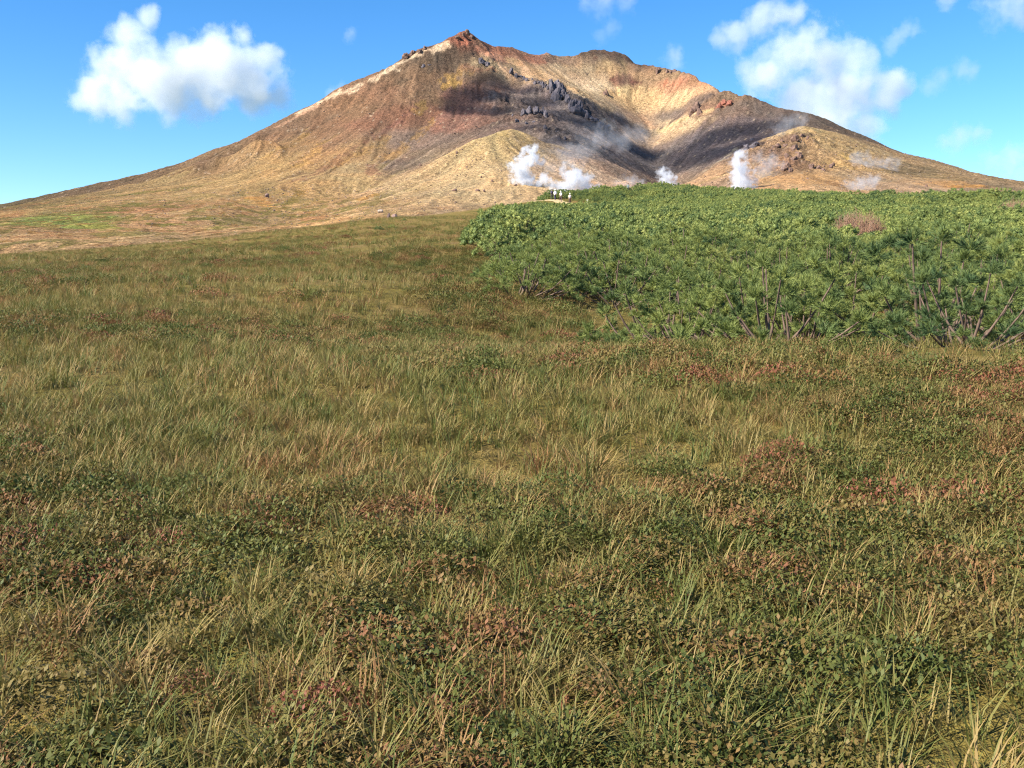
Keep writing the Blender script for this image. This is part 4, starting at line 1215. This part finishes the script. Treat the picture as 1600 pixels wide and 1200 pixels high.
#PART3
# ---------------------------------------------------------------- clouds and steam
def vapour(name, puffs, density, noise_scale, amp, cut, label, cat, group=None, color=(1, 1, 1), gain=2.2, aniso=.2, squash=1.0, step=None):
    """puffs: (centre, radius); the density falls off from each centre and is broken up by noise"""
    cs = np.array([p[0] for p in puffs]); rs = np.array([p[1] for p in puffs], float) * 1.28
    org = cs.mean(0)
    V, F, off = [], [], 0
    v, f = ICO[3]
    for c_, r_ in zip(cs, rs):
        V.append(v * r_ * np.array([1, squash, 1]) * 1.0 + c_ - org); F.append(f + off); off += len(v)
    o = link(name, np_mesh(name, np.concatenate(V), np.concatenate(F)))
    md = o.modifiers.new('r', 'REMESH'); md.mode = 'VOXEL'; md.voxel_size = max(rs.max() / 9, rs.min() / 3.5)
    bpy.context.view_layer.update()
    me = bpy.data.meshes.new_from_object(o.evaluated_get(bpy.context.evaluated_depsgraph_get()))
    o.modifiers.clear(); o.data = me; o.location = org
    m, t, out = material(name + '_vapour')
    tc = t.add('ShaderNodeTexCoord')
    P0 = tc.outputs['Object']
    if squash != 1.0:
        P0 = t.add('ShaderNodeVectorMath', {0: P0, 1: (1, 1 / squash, 1)}, operation='MULTIPLY').outputs[0]
    field = None
    for c_, r_ in zip(cs, rs):
        d = c_ - org
        dist = t.add('ShaderNodeVectorMath', {0: P0, 1: (d[0], d[1] / squash, d[2])}, operation='DISTANCE').outputs['Value']
        e = t.math('MULTIPLY_ADD', dist, -1.0 / r_, 1.0)
        if field is None: field = e
        else:
            nd = t.add('ShaderNodeMath', {0: field, 1: e, 2: .12}, operation='SMOOTH_MAX'); field = nd.outputs[0]
    n = t.add('ShaderNodeTexNoise', {'Vector': tc.outputs['Object'], 'Scale': noise_scale, 'Detail': 6.0, 'Roughness': .67})
    f_ = t.math('MULTIPLY_ADD', n.outputs['Fac'], amp, t.math('SUBTRACT', field, amp * .5 + cut))
    dn = t.math('MULTIPLY', t.math('MULTIPLY', f_, gain, clamp=True), density)
    pv_ = t.add('ShaderNodeVolumePrincipled', {'Color': (color[0] * .88, color[1] * .90, color[2] * .925, 1), 'Density': dn, 'Anisotropy': aniso})
    t.l.new(pv_.outputs[0], out.inputs['Volume'])
    me.materials.clear(); me.materials.append(m)
    for p in me.polygons: p.use_smooth = True
    return tag(o, label, cat, group)
def pxp(lst, Y, jit=.25, seed=0):
    r = np.random.default_rng(seed)
    s = Y / FPX
    return [(px(u, v, Y + r.uniform(-jit, jit) * rad * s * 2), rad * s) for u, v, rad in lst]
CLY = 5200.0
vapour('cloud', pxp([(150, 145, 46), (195, 128, 60), (245, 115, 68), (295, 115, 68), (345, 116, 66), (395, 128, 58), (432, 145, 34), (330, 150, 40), (260, 152, 38), (200, 155, 36), (390, 158, 34), (205, 55, 38), (205, 85, 45), (345, 72, 38), (375, 52, 26), (415, 100, 36), (436, 82, 14), (122, 158, 24), (280, 82, 36), (230, 25, 24)], CLY, .2, 1),
       .0105, .0056, 2.3, .36, 'large flat-based white cloud left of the mountain', 'cloud')
vapour('cloud', pxp([(1205, 115, 48), (1245, 92, 60), (1295, 82, 58), (1340, 92, 38), (1265, 145, 68), (1325, 148, 68), (1385, 148, 42), (1300, 195, 66), (1355, 200, 42), (1245, 178, 48), (1415, 140, 26)], CLY, .2, 2),
       .0095, .0054, 2.4, .38, 'big white cloud rising behind the right shoulder of the mountain', 'cloud')
vapour('cloud', pxp([(1190, 30, 46), (1150, 48, 36), (1228, 18, 36), (1125, 58, 22)], CLY * 1.02, .2, 3), .008, .0065, 2.4, .46, 'ragged thin cloud at the top edge above the big right cloud', 'cloud')
for k, (pl, dn, lab) in enumerate([
        ([(1052, 85, 24), (1058, 102, 18)], .005, 'small faint cloud wisp above the right rim of the crater'),
        ([(1400, 58, 24), (1420, 46, 22), (1392, 72, 16)], .005, 'small torn cloud puff right of the big cloud'),
        ([(1505, 108, 26), (1470, 120, 24), (1452, 135, 20)], .0035, 'thin drifting cloud wisp in the sky at right'),
        ([(1500, 213, 30), (1525, 210, 22), (1478, 220, 18)], .005, 'small grey cloud over the right flank'),
        ([(1580, 245, 34), (1550, 248, 26), (1610, 240, 30), (1600, 268, 22)], .005, 'low grey cloud at the right edge above the slope'),
        ([(1575, 12, 42), (1605, 20, 40), (1480, 0, 24), (1530, 2, 20)], .005, 'grey cloud at the top right corner'),
        ([(548, 52, 16)], .004, 'tiny cloud puff in the blue left of the summit'),
        ([(945, 2, 30), (915, 0, 24), (975, 0, 26)], .0035, 'faint cloud at the top edge above the crater'),
        ([(955, 45, 22), (940, 52, 18)], .0025, 'very faint wisp above the rounded rim top'),
        ([(520, 145, 18), (535, 136, 15)], .004, 'faint cloud peeking over the left ridge')]):
    vapour('cloud', pxp(pl, CLY * .97, .2, 10 + k), dn, .011, 2.4, .42, lab, 'cloud', gain=2.0)

def steam(pl, back, density, ns, label, seed, amp=2.9, cut=.42, color=(1, 1, 1), gain=2.5, squash=1.0):
    ub, vb = pl[0][0], pl[0][1]
    Y = min(hit(ub, vb)[1], 1900) - back
    return vapour('steam_plume', pxp(pl, Y, .25, seed), density * 1.5, ns * 1.5, amp, cut, label, 'steam', 'steam from the vents', color, gain, squash=squash)
steam([(826, 282, 16), (815, 272, 20), (808, 262, 17), (818, 254, 18), (828, 243, 18), (835, 236, 12), (840, 248, 13), (838, 288, 12)], 60, .125, .055, 'white steam plume rising on the left beside the pale scree', 1)
steam([(880, 296, 20), (895, 285, 24), (912, 292, 22), (890, 272, 20), (905, 275, 18), (930, 298, 16), (865, 290, 16), (850, 280, 12)], 60, .09, .05, 'broad white steam cloud just behind the group of hikers', 2)
steam([(1046, 288, 16), (1040, 278, 15), (1034, 270, 11), (1050, 296, 14), (1042, 268, 9)], 40, .11, .06, 'small white steam puff at the mouth of the valley', 3)
steam([(1160, 292, 22), (1160, 282, 22), (1156, 268, 19), (1154, 254, 17), (1157, 243, 14), (1150, 262, 12), (1172, 288, 16)], 60, .10, .055, 'tall narrow steam column at the foot of the right wall', 4)
steam([(1195, 268, 26), (1205, 252, 22), (1185, 250, 18), (1210, 282, 20)], 60, .012, .045, 'thin veil of steam drifting right of the tall column', 5)
steam([(1345, 290, 22), (1330, 288, 16), (1362, 284, 18)], 60, .022, .06, 'bluish steam wisp low on the right lobe', 6)
steam([(1350, 255, 24), (1375, 262, 22), (1340, 248, 18), (1395, 258, 16)], 60, .013, .05, 'faint steam wisp high on the right lobe', 7)
steam([(985, 284, 18), (970, 290, 16), (1000, 290, 14)], 40, .014, .06, 'thin steam over the pink slope left of the valley mouth', 8)
steam([(880, 245, 34), (905, 228, 36), (935, 215, 38), (965, 212, 36), (860, 262, 30), (1000, 215, 28)], 120, .006, .02, 'pale smoke veil drifting across the shaded valley wall', 9, squash=.6)
steam([(1230, 195, 24), (1250, 188, 20), (1215, 205, 18)], 60, .006, .04, 'thin steam blowing over the top of the right lobe', 10)

# clouds overhead, above the frame: they throw the two soft shadows that lie on the mountain
def shadow_cloud(spots_, dist, label, density=.016):
    """a cloud in the line from each shaded place to the sun"""
    pf = [(hit(u, v) + np.array(to_sun) * dist, rad) for u, v, rad in spots_]
    return vapour('cloud', pf, density, .018, .9, .16, label, 'cloud', gain=6.0)
shadow_cloud([(742, 148, 46), (768, 152, 42), (700, 168, 26), (730, 172, 40), (762, 128, 32), (775, 175, 36), (715, 160, 34)], 1150, 'small cloud high overhead that shades the slope under the summit', .022)
shadow_cloud([(1062, 254, 46), (1095, 246, 48), (1130, 238, 50), (1165, 224, 46), (1060, 242, 42), (1090, 228, 50), (1120, 216, 54), (1150, 206, 54), (1180, 202, 50), (1212, 197, 40), (1110, 248, 40), (1150, 230, 44), (1050, 268, 36), (1080, 258, 36), (1185, 216, 36)], 1250, 'cloud high overhead that shades the right valley wall', .012)
shadow_cloud([(790, 128, 30), (830, 198, 36), (868, 222, 34), (905, 190, 44), (815, 142, 40), (850, 160, 46), (890, 182, 50), (930, 202, 54), (970, 218, 54), (1003, 238, 44), (955, 182, 36), (920, 170, 34), (990, 200, 36), (880, 205, 40), (920, 230, 36), (965, 245, 36)], 1300, 'long cloud high overhead that shades the left valley wall', .012)
print('vapour done')
